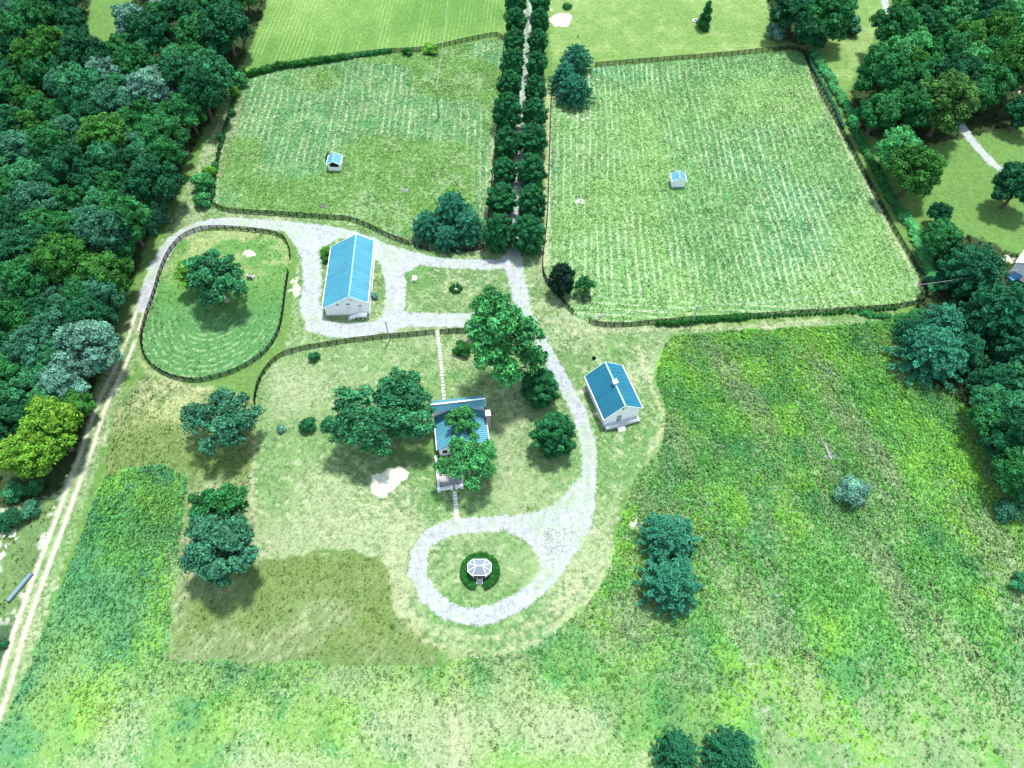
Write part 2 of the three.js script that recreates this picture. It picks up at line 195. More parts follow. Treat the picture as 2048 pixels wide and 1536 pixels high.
for (let j = 0; j < TH; j++) { const z = Z1 + (Z0 - Z1) * (j + 0.5) / TH; for (let i = 0; i < TW; i++) { land(X0 + (X1 - X0) * (i + 0.5) / TW, z, tmp); const k = j * TW + i; for (let q = 0; q < 3; q++) { LAND[k * 3 + q] = tmp[q]; tex8[k * 4 + q] = enc[(clamp(tmp[q]) * 4096) | 0]; } tex8[k * 4 + 3] = 255; } }
function landAt(x, z) { const i = clamp(Math.floor((x - X0) / (X1 - X0) * TW), 0, TW - 1), j = clamp(Math.floor((z - Z1) / (Z0 - Z1) * TH), 0, TH - 1), k = (j * TW + i) * 3; return [LAND[k], LAND[k + 1], LAND[k + 2]]; }
const landTex = new THREE.DataTexture(tex8, TW, TH, THREE.RGBAFormat); landTex.colorSpace = THREE.SRGBColorSpace; landTex.magFilter = landTex.minFilter = THREE.LinearFilter; landTex.needsUpdate = true;
function bumpTexture(n, seed) { const d = new Uint8Array(n * n * 4), r = rng(seed); for (let i = 0; i < n * n; i++) { const v = r() * 255; d[i * 4] = d[i * 4 + 1] = d[i * 4 + 2] = v; d[i * 4 + 3] = 255; } const t = new THREE.DataTexture(d, n, n); t.wrapS = t.wrapT = THREE.RepeatWrapping; t.magFilter = THREE.LinearFilter; t.needsUpdate = true; return t; }
const landMat = new THREE.MeshPhysicalMaterial({ map: landTex, roughness: 1, specularIntensity: 0.2 });
// sheets: a region of the site map as a flat sheet; full cells of one row are joined
function sheet(name, m, y, lim = 0.5, S = 2) {
  const pos = [], tri = (a, b, c) => pos.push(a[0], a[1], c[0], c[1], b[0], b[1]);
  const w = Math.floor((GW - 1) / S), h = Math.floor((GH - 1) / S), val = (i, j) => m[Math.min(GH - 1, j * S) * GW + Math.min(GW - 1, i * S)] - lim;
  for (let j = 0; j < h; j++) { let run = -1; for (let i = 0; i <= w; i++) {
    const v = i < w ? [val(i, j), val(i + 1, j), val(i + 1, j + 1), val(i, j + 1)] : [-1, -1, -1, -1], full = v.every((q) => q > 0);
    if (full) { if (run < 0) run = i; continue; }
    if (run >= 0) { tri([run, j], [i, j], [i, j + 1]); tri([run, j], [i, j + 1], [run, j + 1]); run = -1; }
    if (v.some((q) => q > 0)) { const P = [[i, j], [i + 1, j], [i + 1, j + 1], [i, j + 1]], R = []; for (let k = 0; k < 4; k++) { const a = v[k], b = v[(k + 1) % 4], A = P[k], B = P[(k + 1) % 4]; if (a > 0) R.push(A); if ((a > 0) !== (b > 0)) { const f = a / (a - b); R.push([lerp(A[0], B[0], f), lerp(A[1], B[1], f)]); } } for (let k = 1; k < R.length - 1; k++) tri(R[0], R[k], R[k + 1]); }
  } }
  const n = pos.length / 2, p = new Float32Array(n * 3), uv = new Float32Array(n * 2), nn = new Float32Array(n * 3);
  for (let i = 0; i < n; i++) { const x = X0 + (pos[i * 2] * S + 0.5) * GM, z = Z0 + (pos[i * 2 + 1] * S + 0.5) * (Z1 - Z0) / GH; p.set([x, y, z], i * 3); uv.set([(x - X0) / (X1 - X0), (z - Z1) / (Z0 - Z1)], i * 2); nn[i * 3 + 1] = 1; }
  const g = new THREE.BufferGeometry(); g.setAttribute('position', new THREE.BufferAttribute(p, 3)); g.setAttribute('normal', new THREE.BufferAttribute(nn, 3)); g.setAttribute('uv', new THREE.BufferAttribute(uv, 2));
  tag(part(name, g, landMat, scene), null, null, null, 'structure');
}
{
  const g = new THREE.PlaneGeometry(X1 - X0, Z1 - Z0).rotateX(-Math.PI / 2).translate((X0 + X1) / 2, 0, (Z0 + Z1) / 2); tag(part('grassland', g, landMat, scene), null, null, null, 'structure');
  const o = new THREE.PlaneGeometry(9000, 9000, 40, 40).rotateX(-Math.PI / 2).translate(0, -0.05, 0), n = 256, d = new Uint8Array(n * n * 4);
  for (let i = 0; i < n * n; i++) { const q = fbm((i % n) / 8, Math.floor(i / n) / 8); d.set([enc[(0.13 + 0.1 * q) * 4096 | 0], enc[(0.22 + 0.1 * q) * 4096 | 0], enc[(0.05 + 0.06 * q) * 4096 | 0], 255], i * 4); }
  const t = new THREE.DataTexture(d, n, n); t.colorSpace = THREE.SRGBColorSpace; t.wrapS = t.wrapT = THREE.RepeatWrapping; t.repeat.set(120, 120); t.magFilter = THREE.LinearFilter; t.needsUpdate = true;
  tag(part('ground', o, new THREE.MeshStandardMaterial({ map: t, roughness: 0.95 }), scene), null, null, null, 'structure');
}
sheet('hay_field', RM.hayl, 0.004); sheet('hay_field', RM.hayr, 0.004); sheet('mown_field', RM.far, 0.004); sheet('mown_field', RM.top, 0.008);
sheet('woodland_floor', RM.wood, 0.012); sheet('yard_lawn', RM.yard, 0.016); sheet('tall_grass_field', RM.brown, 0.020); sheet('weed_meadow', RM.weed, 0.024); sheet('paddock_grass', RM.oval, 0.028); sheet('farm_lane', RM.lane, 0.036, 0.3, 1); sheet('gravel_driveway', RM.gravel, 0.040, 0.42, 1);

// ------------------------------------------------------------------ foliage
const col = (n, r, g, b) => { const a = new Float32Array(n * 3); for (let i = 0; i < n; i++) a.set([r, g, b], i * 3); return a; };
class Leaves {                                                   // collects leaf faces and denser knots, builds one crown
  constructor(seed) { this.r = rng(seed); this.p = []; this.c = []; }
  rv() { const r = this.r; let x, y, z, l; do { x = r() * 2 - 1; y = r() * 2 - 1; z = r() * 2 - 1; l = x * x + y * y + z * z; } while (l > 1 || l < 0.01); l = Math.sqrt(l); return V(x / l, y / l, z / l); }
  leaf(p, n, s, asp, tone, along) {
    const u = (along ?? this.rv()).clone().cross(n); if (u.lengthSq() < 1e-4) return; u.normalize(); const v = n.clone().cross(u).normalize();
    const w = s * asp, a = p.clone().addScaledVector(v, -s), b = p.clone().addScaledVector(u, w).addScaledVector(n, s * 0.18), c = p.clone().addScaledVector(v, s), d = p.clone().addScaledVector(u, -w).addScaledVector(n, s * 0.18);
    for (const q of [a, b, c, a, c, d]) { this.p.push(q.x, q.y, q.z); this.c.push(tone[0], tone[1], tone[2]); }
  }
  tone(base, spread) { const k = base * (1 + (this.r() - 0.5) * spread), h = (this.r() - 0.5) * 0.25; return [k * (1 + h), k, k * (1 - h)]; }
  knot(c, r, sy, tone, det = 1) { const g = new THREE.IcosahedronGeometry(1, det), a = g.attributes.position; const f = [...Array(6)].map(() => [this.rv(), this.r()]); for (let i = 0; i < a.count; i++) { const v = V().fromBufferAttribute(a, i); let k = 1; for (const [d, q] of f) k += 0.14 * Math.sin(v.dot(d) * 5 + q * 6); this.p.push(c.x + v.x * r * k, c.y + v.y * r * k * sy, c.z + v.z * r * k); this.c.push(...tone); } }
  build() { const g = new THREE.BufferGeometry(); g.setAttribute('position', new THREE.Float32BufferAttribute(this.p, 3)); g.setAttribute('color', new THREE.Float32BufferAttribute(this.c, 3)); g.computeVertexNormals(); return g; }
}
function lobesCrown(seed, { lobes, count, size, asp = 0.55, core = 0.7, spread = 0.5, out = 0.9, shell = 0.3 }) {
  const L = new Leaves(seed), r = L.r, area = lobes.reduce((s, l) => s + l.r * l.r * (l.leaf ?? 1), 0);
  for (const l of lobes) {
    l.sy ??= 0.85; l.tone ??= 0.68 + 0.6 * r();
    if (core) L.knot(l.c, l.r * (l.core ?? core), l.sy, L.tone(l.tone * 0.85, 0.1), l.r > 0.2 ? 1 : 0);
    const n = Math.round(count * l.r * l.r * (l.leaf ?? 1) / area);
    for (let i = 0; i < n; i++) {
      const d = L.rv(); if (d.y < -0.35 && r() < 0.5) d.y = -d.y; const k = l.r * (1 - shell + (shell + 0.12) * Math.sqrt(r())), p = V(l.c.x + d.x * k, l.c.y + d.y * k * l.sy, l.c.z + d.z * k);
      if (lobes.some((q) => q !== l && Math.hypot(p.x - q.c.x, (p.y - q.c.y) / (q.sy ?? 0.85), p.z - q.c.z) < q.r * 0.68)) continue;
      L.leaf(p, d.clone().multiplyScalar(out).add(L.rv()).add(V(0, 0.35, 0)).normalize(), size * (0.6 + 0.8 * r()), asp, L.tone(l.tone, spread));
    }
  }
  return L.build();
}
function twoLevel(seed, main, per, f0, f1) {                      // small knobs over the outside of each large lobe
  const r = rng(seed), out = main.map((l) => ({ ...l, big: true, leaf: 0.25 }));
  for (const l of main) { const t = 0.72 + 0.5 * r(); for (let i = 0; i < per; i++) { const y = -0.35 + 1.35 * (i + r()) / per, a = i * 2.4 + r(), k = Math.sqrt(Math.max(0, 1 - y * y)); out.push({ c: V(l.c.x + Math.cos(a) * k * l.r * 0.86, l.c.y + y * l.r * 0.78, l.c.z + Math.sin(a) * k * l.r * 0.86), r: l.r * lerp(f0, f1, r()), tone: t * (0.75 + 0.5 * r()), sy: 0.9 }); } }
  return out;
}
function broadLobes(seed, n, { ry = 0.8, yc = 1.2, spreadR = 0.62, lr = [0.3, 0.46], pointed = 0, low = -0.5 } = {}) {      // horizontal radius 1
  const r = rng(seed), out = [];
  out.push({ c: V(0, yc, 0), r: 0.5 });
  for (let i = 0; i < n; i++) { const y = low + (1 - low) * (i + 0.5) / n, a = i * 2.39996 + r() * 0.9, k = Math.sqrt(Math.max(0, 1 - y * y)) * (1 - pointed * Math.max(0, y) * 0.5) * spreadR * (0.75 + 0.4 * r()); const q = lerp(lr[0], lr[1], r()); out.push({ c: V(Math.cos(a) * k, yc + y * ry * spreadR * (0.9 + 0.25 * r()), Math.sin(a) * k), r: q }); }
  return out;
}
function trunkGeo(seed, top, rad, lobes, limbs = 6) {
  const r = rng(seed), gs = [], seg = (a, b, ra, rb, n = 6) => { const d = b.clone().sub(a), g = new THREE.CylinderGeometry(rb, ra, d.length(), n, 1).translate(0, d.length() / 2, 0); g.applyQuaternion(new THREE.Quaternion().setFromUnitVectors(V(0, 1, 0), d.normalize())); gs.push(g.translate(a.x, a.y, a.z)); };
  const mid = V((r() - 0.5) * 0.1, top * 0.5, (r() - 0.5) * 0.1); seg(V(0, -0.03, 0), V(0, 0.1, 0), rad * 1.5, rad * 1.05, 8); seg(V(0, 0.1, 0), mid, rad * 1.05, rad * 0.75, 8); seg(mid, V(0, top, 0), rad * 0.75, rad * 0.2);
  for (let i = 0; i < Math.min(limbs, lobes.length); i++) { const l = lobes[lobes.length - 1 - i] ?? lobes[i], s = mid.clone().lerp(V(0, top, 0), r() * 0.4), m = s.clone().lerp(l.c, 0.55).add(V(0, 0.08, 0)); seg(s, m, rad * 0.45, rad * 0.28, 5); seg(m, l.c.clone().lerp(s, -0.15), rad * 0.28, rad * 0.06, 5); }
  return mergeGeometries(gs);
}
function pineProto(seed, { h = 2.5, levels = 11, base = 0.35, size = 0.085, droop = 0.12, taper = 0.8, per = 7, tufts = 7 }) {
  const L = new Leaves(seed), r = L.r;
  for (let k = 0; k < levels; k++) {
    const t = k / (levels - 1), y = base + (h - base) * t, R = 0.95 * Math.sqrt(Math.max(0, 1 - Math.pow(t, 1.9))) * (0.82 + 0.34 * r()) + 0.08, n = Math.max(4, Math.round(per * (0.5 + R * 0.7))), tone = 0.8 + 0.35 * r();
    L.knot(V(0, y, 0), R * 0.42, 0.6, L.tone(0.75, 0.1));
    for (let i = 0; i < n; i++) {
      const a = (i + 0.5 * (k % 2) + (r() - 0.5) * 0.6) / n * 6.283, Rb = R * (0.75 + 0.35 * r()), ca = Math.cos(a), sa = Math.sin(a), bt = tone * (0.85 + 0.3 * r());
      const m = Math.max(3, Math.round(tufts * Rb + 2));
      for (let q = 0; q < m; q++) { const f = 0.3 + 0.7 * (q + r() * 0.6) / m, c = V(ca * Rb * f + (r() - 0.5) * 0.12, y + 0.10 * f - droop * f * f * Rb + (r() - 0.5) * 0.06, sa * Rb * f + (r() - 0.5) * 0.12);
        for (let e = 0; e < 7; e++) { const d = L.rv(); d.y = Math.abs(d.y) * 0.8 + 0.1; d.x += ca * 0.7; d.z += sa * 0.7; d.normalize(); const nn = d.clone().cross(L.rv()).normalize(); L.leaf(c.clone().addScaledVector(d, size * 0.8), nn, size * (0.8 + 0.5 * r()), 0.32, L.tone(bt, 0.45), d.clone().cross(nn)); } }
    }
  }
  return L.build();
}
const BARK = M(0.11, 0.085, 0.065, 0.95), PALEBARK = M(0.34, 0.31, 0.27, 0.9);
const leafMat = (r, g, b) => new THREE.MeshPhysicalMaterial({ color: new THREE.Color().setRGB(r * 0.87, g * 0.87, b * 0.87), roughness: 0.8, specularIntensity: 0.25, vertexColors: true });
const LM = { deep: leafMat(0.014, 0.108, 0.042), mid: leafMat(0.026, 0.165, 0.044), warm: leafMat(0.042, 0.175, 0.030), olive: leafMat(0.055, 0.16, 0.034), yellow: leafMat(0.115, 0.275, 0.026), silver: leafMat(0.115, 0.28, 0.20), teal: leafMat(0.042, 0.175, 0.095), pine: leafMat(0.020, 0.150, 0.068), bluepine: leafMat(0.046, 0.25, 0.145), cedar: leafMat(0.009, 0.045, 0.025), avenue: leafMat(0.018, 0.140, 0.046), fresh: leafMat(0.060, 0.29, 0.085), hedge: leafMat(0.020, 0.125, 0.022), lime: leafMat(0.11, 0.32, 0.035), dusk: leafMat(0.040, 0.215, 0.085) };
const PROTO = {};
function proto(kind, crown, trunk, yc, top, bark = BARK) {
  const a = crown.attributes.position, d = []; for (let i = 0; i < a.count; i += 3) d.push(Math.hypot(a.getX(i), a.getZ(i))); d.sort((p, q) => p - q); const k = 1 / d[Math.floor(d.length * 0.965)]; crown.scale(k, k, k); trunk.scale(k, k, k); yc *= k; top *= k;
  PROTO[kind] = { crown, trunk, yc, top, bark }; }
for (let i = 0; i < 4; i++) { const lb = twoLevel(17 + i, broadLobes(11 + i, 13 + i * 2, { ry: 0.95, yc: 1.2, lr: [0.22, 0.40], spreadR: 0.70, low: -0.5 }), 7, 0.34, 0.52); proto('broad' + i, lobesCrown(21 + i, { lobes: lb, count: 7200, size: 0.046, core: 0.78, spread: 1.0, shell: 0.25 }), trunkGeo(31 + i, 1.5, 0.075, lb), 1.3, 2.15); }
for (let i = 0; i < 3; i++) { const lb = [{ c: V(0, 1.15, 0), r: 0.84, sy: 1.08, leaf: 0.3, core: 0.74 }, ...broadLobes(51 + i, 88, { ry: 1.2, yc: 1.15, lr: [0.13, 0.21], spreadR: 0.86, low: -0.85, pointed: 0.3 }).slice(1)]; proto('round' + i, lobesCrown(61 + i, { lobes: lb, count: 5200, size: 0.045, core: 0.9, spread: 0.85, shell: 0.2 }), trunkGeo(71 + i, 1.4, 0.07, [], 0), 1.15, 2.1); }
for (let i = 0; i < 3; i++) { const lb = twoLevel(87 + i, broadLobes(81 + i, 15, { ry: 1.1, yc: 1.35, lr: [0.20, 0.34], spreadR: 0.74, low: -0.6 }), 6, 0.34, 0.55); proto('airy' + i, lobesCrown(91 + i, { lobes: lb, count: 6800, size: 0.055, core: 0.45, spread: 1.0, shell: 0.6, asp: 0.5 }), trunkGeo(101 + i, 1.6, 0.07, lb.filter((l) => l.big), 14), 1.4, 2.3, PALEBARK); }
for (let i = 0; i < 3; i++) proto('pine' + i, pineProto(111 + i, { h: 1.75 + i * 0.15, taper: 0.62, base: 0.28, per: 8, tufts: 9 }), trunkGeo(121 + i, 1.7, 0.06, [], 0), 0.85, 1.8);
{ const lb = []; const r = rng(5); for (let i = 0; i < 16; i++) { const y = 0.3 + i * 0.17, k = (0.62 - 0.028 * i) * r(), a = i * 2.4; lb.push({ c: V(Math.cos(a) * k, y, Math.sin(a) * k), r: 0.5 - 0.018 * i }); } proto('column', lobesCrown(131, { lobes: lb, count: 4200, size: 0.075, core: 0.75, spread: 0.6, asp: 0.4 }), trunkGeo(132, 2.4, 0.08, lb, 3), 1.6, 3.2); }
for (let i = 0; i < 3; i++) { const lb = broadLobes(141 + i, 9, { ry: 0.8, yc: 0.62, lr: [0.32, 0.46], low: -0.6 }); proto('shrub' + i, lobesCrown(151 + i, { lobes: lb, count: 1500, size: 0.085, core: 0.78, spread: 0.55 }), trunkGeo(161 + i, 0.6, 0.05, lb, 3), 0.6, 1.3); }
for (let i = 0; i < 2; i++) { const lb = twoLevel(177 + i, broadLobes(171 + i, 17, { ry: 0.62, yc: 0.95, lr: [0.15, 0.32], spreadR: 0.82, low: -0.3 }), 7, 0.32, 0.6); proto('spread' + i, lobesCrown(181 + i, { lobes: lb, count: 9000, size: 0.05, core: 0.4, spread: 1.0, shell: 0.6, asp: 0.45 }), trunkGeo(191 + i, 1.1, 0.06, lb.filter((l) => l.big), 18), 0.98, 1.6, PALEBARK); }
const treeRng = rng(99);
function tree(name, label, category, kind, mat, px, py, rpx, { sy = 1, group, turn, sx = 1 } = {}) {
  const P = PROTO[kind]; let p = at(px, py, 5), r = rpx * mpp(p);
  for (let i = 0; i < 4; i++) { p = at(px, py, P.yc * r * sy); r = rpx * mpp(p); }
  const o = thing(name, label, category, V(p.x, 0, p.z), turn ?? treeRng() * 6.283, group); o.scale.set(r * sx, r * sy, r);
  part('trunk', P.trunk, P.bark, o); part('crown', P.crown, mat, o); return o;
}
const pick = (a) => a[Math.floor(treeRng() * a.length)];

// avenue of round trees
const ORD = ['first', 'second', 'third', 'fourth', 'fifth', 'sixth', 'seventh', 'eighth', 'ninth', 'tenth', 'eleventh'];
[[1030, 6, 18], [1031, 42, 18], [1030, 82, 18], [1025, 127, 22], [1020, 172, 23], [1014, 222, 27], [1014, 287, 24], [1008, 341, 24], [1004, 397, 27], [998, 465, 29]].reverse().forEach(([x, y, r], i) => tree('avenue_tree', `round tree, ${ORD[i]} from the courtyard in the left row of the avenue`, 'tree', 'round' + i % 3, LM.avenue, x, y, r * (1.10 + 0.12 * treeRng()), { group: 'trees lining the avenue', sy: 0.9 + 0.25 * treeRng() }));
[[1080, 5, 18], [1079, 42, 17], [1076, 84, 18], [1074, 129, 20], [1071, 180, 20], [1069, 226, 22], [1066, 281, 26], [1062, 342, 26], [1062, 404, 28], [1055, 468, 31]].reverse().forEach(([x, y, r], i) => tree('avenue_tree', `round tree, ${ORD[i]} from the courtyard in the right row of the avenue`, 'tree', 'round' + (i + 1) % 3, LM.avenue, x, y, r * (1.10 + 0.12 * treeRng()), { group: 'trees lining the avenue', sy: 0.9 + 0.25 * treeRng() }));
// trees of the yard
tree('yard_tree', 'tall loose light green tree beside the drive, nearest the courtyard', 'tree', 'airy0', LM.fresh, 1008, 686, 80, { sy: 1.2, turn: 1 });
tree('yard_tree', 'small pale green tree top rising behind the tall tree on the drive', 'tree', 'airy2', LM.fresh, 985, 618, 38, { sy: 1.3, turn: 2 });
tree('shade_tree', 'large spreading shade tree with pale limbs left of the house', 'tree', 'spread0', LM.dusk, 761, 840, 106, { sy: 0.78, turn: 0.12 }).scale.z *= 0.76;
tree('shade_tree', 'taller leafy crown rising behind the large spreading shade tree', 'tree', 'airy1', LM.dusk, 800, 782, 48, { sy: 1.05, turn: 1.2 }); 
tree('shade_tree', 'tree leaning over the house roof and its walled deck', 'tree', 'spread1', LM.fresh, 938, 924, 60, { sy: 1.1, turn: 2.2 });
tree('shade_tree', 'slim bright green tree covering the middle of the house roof', 'tree', 'airy1', LM.fresh, 924, 846, 33, { sy: 1.2, turn: 2.9 });
tree('round_tree', 'round dense tree beside the drive, upper of the pair below the tall tree', 'tree', 'round0', LM.avenue, 1079, 775, 40, { sy: 0.9 });
tree('round_tree', 'round dense tree beside the drive, lower of the pair across from the garage', 'tree', 'round2', LM.avenue, 1109, 868, 46, { sy: 0.9 });
tree('paddock_tree', 'dark leafy tree standing alone inside the oval paddock', 'tree', 'airy2', LM.dusk, 430, 556, 58, { sy: 0.85 });
tree('paddock_tree', 'low yellow green tree at the left foot of the paddock tree', 'tree', 'airy0', LM.lime, 388, 548, 34, { sy: 0.85 });
tree('field_tree', 'bluish green spreading tree at the end of the curved yard fence', 'tree', 'spread1', LM.teal, 446, 842, 72, { sy: 0.95 });
tree('field_tree', 'rounded tree behind another on the left of the lawn edge', 'tree', 'airy0', LM.mid, 440, 1030, 62, { sy: 1.0 });
tree('field_tree', 'broad pale tipped tree in front of another on the lawn edge', 'tree', 'broad2', LM.teal, 444, 1100, 74, { sy: 0.95 });
tree('pine_tree', 'ragged blue green pine in the weedy meadow, upper of two', 'pine', 'pine1', LM.bluepine, 1338, 1078, 58, { sy: 0.8 });
tree('pine_tree', 'dense blue green pine in the weedy meadow, lower of two', 'pine', 'pine0', LM.bluepine, 1342, 1166, 60, { sy: 0.85 });
tree('pine_tree', 'blue green pine cut by the bottom edge of the photo, left of two', 'pine', 'pine2', LM.pine, 1352, 1505, 44, { sy: 0.8 });
tree('pine_tree', 'blue green pine cut by the bottom edge of the photo, right of two', 'pine', 'pine1', LM.pine, 1460, 1512, 56, { sy: 0.7 });
[[856, 452, 34, 'left'], [905, 425, 42, 'tallest, middle'], [938, 458, 36, 'right'], [895, 476, 28, 'low front']].forEach(([x, y, r, w], i) => tree('pine_tree', `blue green pine at the pasture corner, ${w} one of the clump beside the avenue`, 'pine', 'pine' + i % 3, LM.bluepine, x, y, r, { sy: 0.95, group: 'pines at the pasture corner' }));
[[1152, 120, 32, 'rear'], [1128, 158, 30, 'left'], [1150, 180, 36, 'front']].forEach(([x, y, r, w], i) => tree('pine_tree', `blue green pine in the right pasture corner by the avenue, ${w} one of three`, 'pine', 'pine' + (i + 1) % 3, LM.bluepine, x, y, r, { sy: 0.85, group: 'pines in the right pasture corner' }));
tree('cedar_tree', 'very dark dense evergreen inside the right pasture near its gate', 'tree', 'round1', LM.cedar, 1123, 558, 27, { sy: 1.25 });
tree('young_tree', 'young green tree growing out of a dark guard frame by the dark evergreen', 'tree', 'airy1', LM.mid, 1170, 570, 20, { sy: 0.9 });
tree('columnar_tree', 'narrow upright dark tree alone on the far right field', 'tree', 'column', LM.mid, 1413, 28, 15, { sy: 1.0 });
// shrubs
[[628, 714, 12, 'clipped dark round shrub below the curved yard fence', LM.avenue, 1], [562, 858, 10, 'small silvery shrub left of the dark shrubs on the lawn', LM.silver, 0.8], [616, 850, 18, 'dark round shrub on the lawn left of the big shade tree', LM.avenue, 0.9], [656, 848, 15, 'dark shrub tucked under the left side of the big shade tree', LM.avenue, 0.9], [925, 698, 19, 'dark shrub beside the stepping stone path, white box at its left', LM.hedge, 0.85], [652, 504, 12, 'lime green shrub against the left wall of the long barn', LM.lime, 1.2], [653, 520, 9, 'small dark shrub below the lime one at the barn wall', LM.hedge, 0.9], [1705, 985, 34, 'silvery white shrub alone in the right meadow', LM.silver, 0.9], [2012, 1022, 26, 'blue green shrub in the meadow near the right edge', LM.teal, 0.9], [2040, 1165, 22, 'dark shrub cut off by the right edge in the lower meadow', LM.dusk, 0.9], [658, 316, 9, 'dark shrub at the left wall of the open run in shed', LM.cedar, 1.0], [1188, 716, 4, 'tiny dark bush above the garage roof', LM.cedar, 1.2], [815, 103, 11, 'round shrub on the upper pasture fence, left of the lime one', LM.hedge, 0.8], [862, 98, 16, 'lime green shrub on the upper pasture fence', LM.lime, 0.7], [1135, 12, 10, 'dark shrub on the far field near the avenue top', LM.mid, 0.6], [749, 592, 9, 'pale whitish bush at the right wall of the long barn', LM.silver, 0.8], [902, 383, 10, 'small lime bush just behind the pine clump', LM.lime, 0.8]]
  .forEach(([x, y, r, l, m, sy], i) => tree('shrub', l, 'shrub', 'shrub' + i % 3, m, x, y, r, { sy }));
[[405, 365, 22, LM.fresh], [420, 345, 14, LM.lime], [406, 400, 18, LM.fresh], [478, 160, 18, LM.fresh], [470, 185, 12, LM.lime], [485, 148, 12, LM.hedge], [464, 225, 8, LM.mid], [442, 275, 8, LM.mid], [430, 330, 8, LM.fresh]].forEach(([x, y, r, m], i) => tree('hedgerow_bush', `leafy bush on the west fence of the left pasture, ${['eighth', 'seventh', 'ninth', 'second', 'third', 'first', 'fourth', 'fifth', 'sixth'][i]} from its top`, 'bush', 'shrub' + i % 3, m, x, y, r, { group: 'bushes on the left pasture west fence', sy: 1.1 }));
// the wood on the left: hand placed standouts, then the close canopy
[[175, 690, 62, 'silver', 'broad silvery tree in the left wood beside the lane bend'], [125, 760, 48, 'silver', 'silvery tree below the broad silvery one beside the lane'], [100, 860, 62, 'yellow', 'upper of two yellow green trees at the foot of the left wood'], [60, 905, 60, 'yellow', 'lower of two yellow green trees at the foot of the left wood'], [205, 150, 42, 'silver', 'silvery tree deep in the upper left wood, left of two'], [300, 175, 50, 'silver', 'silvery tree in the upper left wood, right of two'], [265, 40, 34, 'silver', 'silvery tree by the small clearing at the top left'], [200, 215, 36, 'teal', 'pale blue green tree in the middle of the upper left wood'], [130, 270, 40, 'teal', 'pale blue green tree near the left edge of the wood']]
  .forEach(([x, y, r, m, l], i) => tree('wood_tree', l, 'tree', 'broad' + i % 4, LM[m], x, y, r, { sy: 0.95 }));
[[316, 430, 26], [345, 365, 18], [332, 392, 18], [300, 455, 18], [40, 420, 30]].forEach(([x, y, r], i) => tree('wood_edge_bush', ['small silvery tree at the wood edge left of the lane bend', 'small silvery tree at the wood edge, upper of three', 'small silvery tree at the wood edge, middle of three', 'small silvery tree at the lowest wood edge by the lane bend', 'pale low tree inside the wood near the left edge'][i], 'tree', 'shrub' + Math.floor(treeRng() * 3), LM.teal, x, y, r, { sy: 1.4, group: 'low trees along the edge of the left wood' }));
function inside(x, y, P) { let s = false; for (let i = 0, j = P.length - 1; i < P.length; j = i++) if ((P[i][1] > y) !== (P[j][1] > y) && x < (P[j][0] - P[i][0]) * (y - P[i][1]) / (P[j][1] - P[i][1]) + P[i][0]) s = !s; return s; }
const placed = [[1770, 5, 50], [175, 690, 62], [125, 760, 48], [100, 860, 62], [60, 905, 60], [205, 150, 42], [300, 175, 50], [265, 40, 34]];
function canopy(P, gap, rr, mats, label, group, name = 'wood_tree') {
  const xs = P.map((p) => p[0]), ys = P.map((p) => p[1]), x0 = Math.min(...xs), x1 = Math.max(...xs), y0 = Math.min(...ys), y1 = Math.max(...ys);
  for (let k = 0; k < 6000; k++) {
    const x = lerp(x0, x1, treeRng()), y = lerp(y0, y1, treeRng()), r = lerp(rr[0], rr[1], treeRng()) * (0.8 + 0.3 * clamp(y / 800));
    if (!inside(x, y, P) || placed.some(([a, b, q]) => Math.hypot(x - a, (y - b) * 1.15) < (q + r) * gap)) continue;
    placed.push([x, y, r]); const m = pick(mats), w = { deep: 'deep green', mid: 'mid green', warm: 'warm green', olive: 'olive green', teal: 'blue green', pine: 'dark evergreen', dusk: 'dusky green', fresh: 'fresh green' }[m];
    tree(name, label.replace('*', w), 'tree', 'broad' + Math.floor(treeRng() * 4), LM[m], x, y, r, { sy: 0.85 + 0.35 * treeRng(), group }).userData.spot = [x, y, w];
  }
}
canopy([[-25, -25], [150, -25], [150, 90], [205, 105], [225, 80], [235, 30], [300, 40], [330, 20], [500, -25], [475, 60], [430, 130], [405, 190], [360, 250], [335, 310], [290, 390], [240, 500], [205, 610], [165, 800], [140, 830], [-25, 850]], 0.54, [32, 60], ['deep', 'deep', 'deep', 'mid', 'mid', 'mid', 'warm', 'dusk', 'dusk', 'teal', 'teal'], 'dense * broadleaf tree in the wood along the left edge', 'trees of the left wood');
// trees on the right
[[1660, 30, 52, 'mid', 'broad dark tree in the clump at the top of the right field'], [1590, 20, 48, 'deep', 'dark tree at the left of the clump above the right field'], [1625, 62, 34, 'deep', 'lower dark tree in the front of the clump above the right field'], [1555, 62, 24, 'silver', 'silvery shrubby tree at the left foot of the clump above the right field'], [1697, 50, 26, 'teal', 'pale blue green tree at the right foot of the clump above the right field']].forEach(([x, y, r, m, l], i) => { placed.push([x, y, r]); tree('field_edge_tree', l, 'tree', r < 30 ? 'shrub' + i % 3 : 'broad' + i % 4, LM[m], x, y, r, { sy: 0.9 }); });
[[1832, 338, 54, 'warm', 'bright green tree beside the right pasture hedge, lowest of the row'], [1798, 295, 48, 'fresh', 'soft green tree beside the right pasture hedge, above the lowest'], [1755, 225, 42, 'mid', 'green tree nearest the hedge in the right grove'], [1895, 205, 62, 'olive', 'olive green spreading tree over the gravel track on the right'], [1880, 425, 24, 'deep', 'small dark tree between hedge and lawn on the right'], [1885, 475, 42, 'mid', 'green tree at the lower right hedge above the pines'], [2040, 370, 46, 'deep', 'dark tree at the right edge below the gravel track'], [2045, 225, 34, 'deep', 'dark tree at the right edge above the gravel track']].forEach(([x, y, r, m, l], i) => { placed.push([x, y, r]); tree('grove_tree', l, 'tree', 'broad' + i % 4, LM[m], x, y, r, { sy: 0.95 }); });
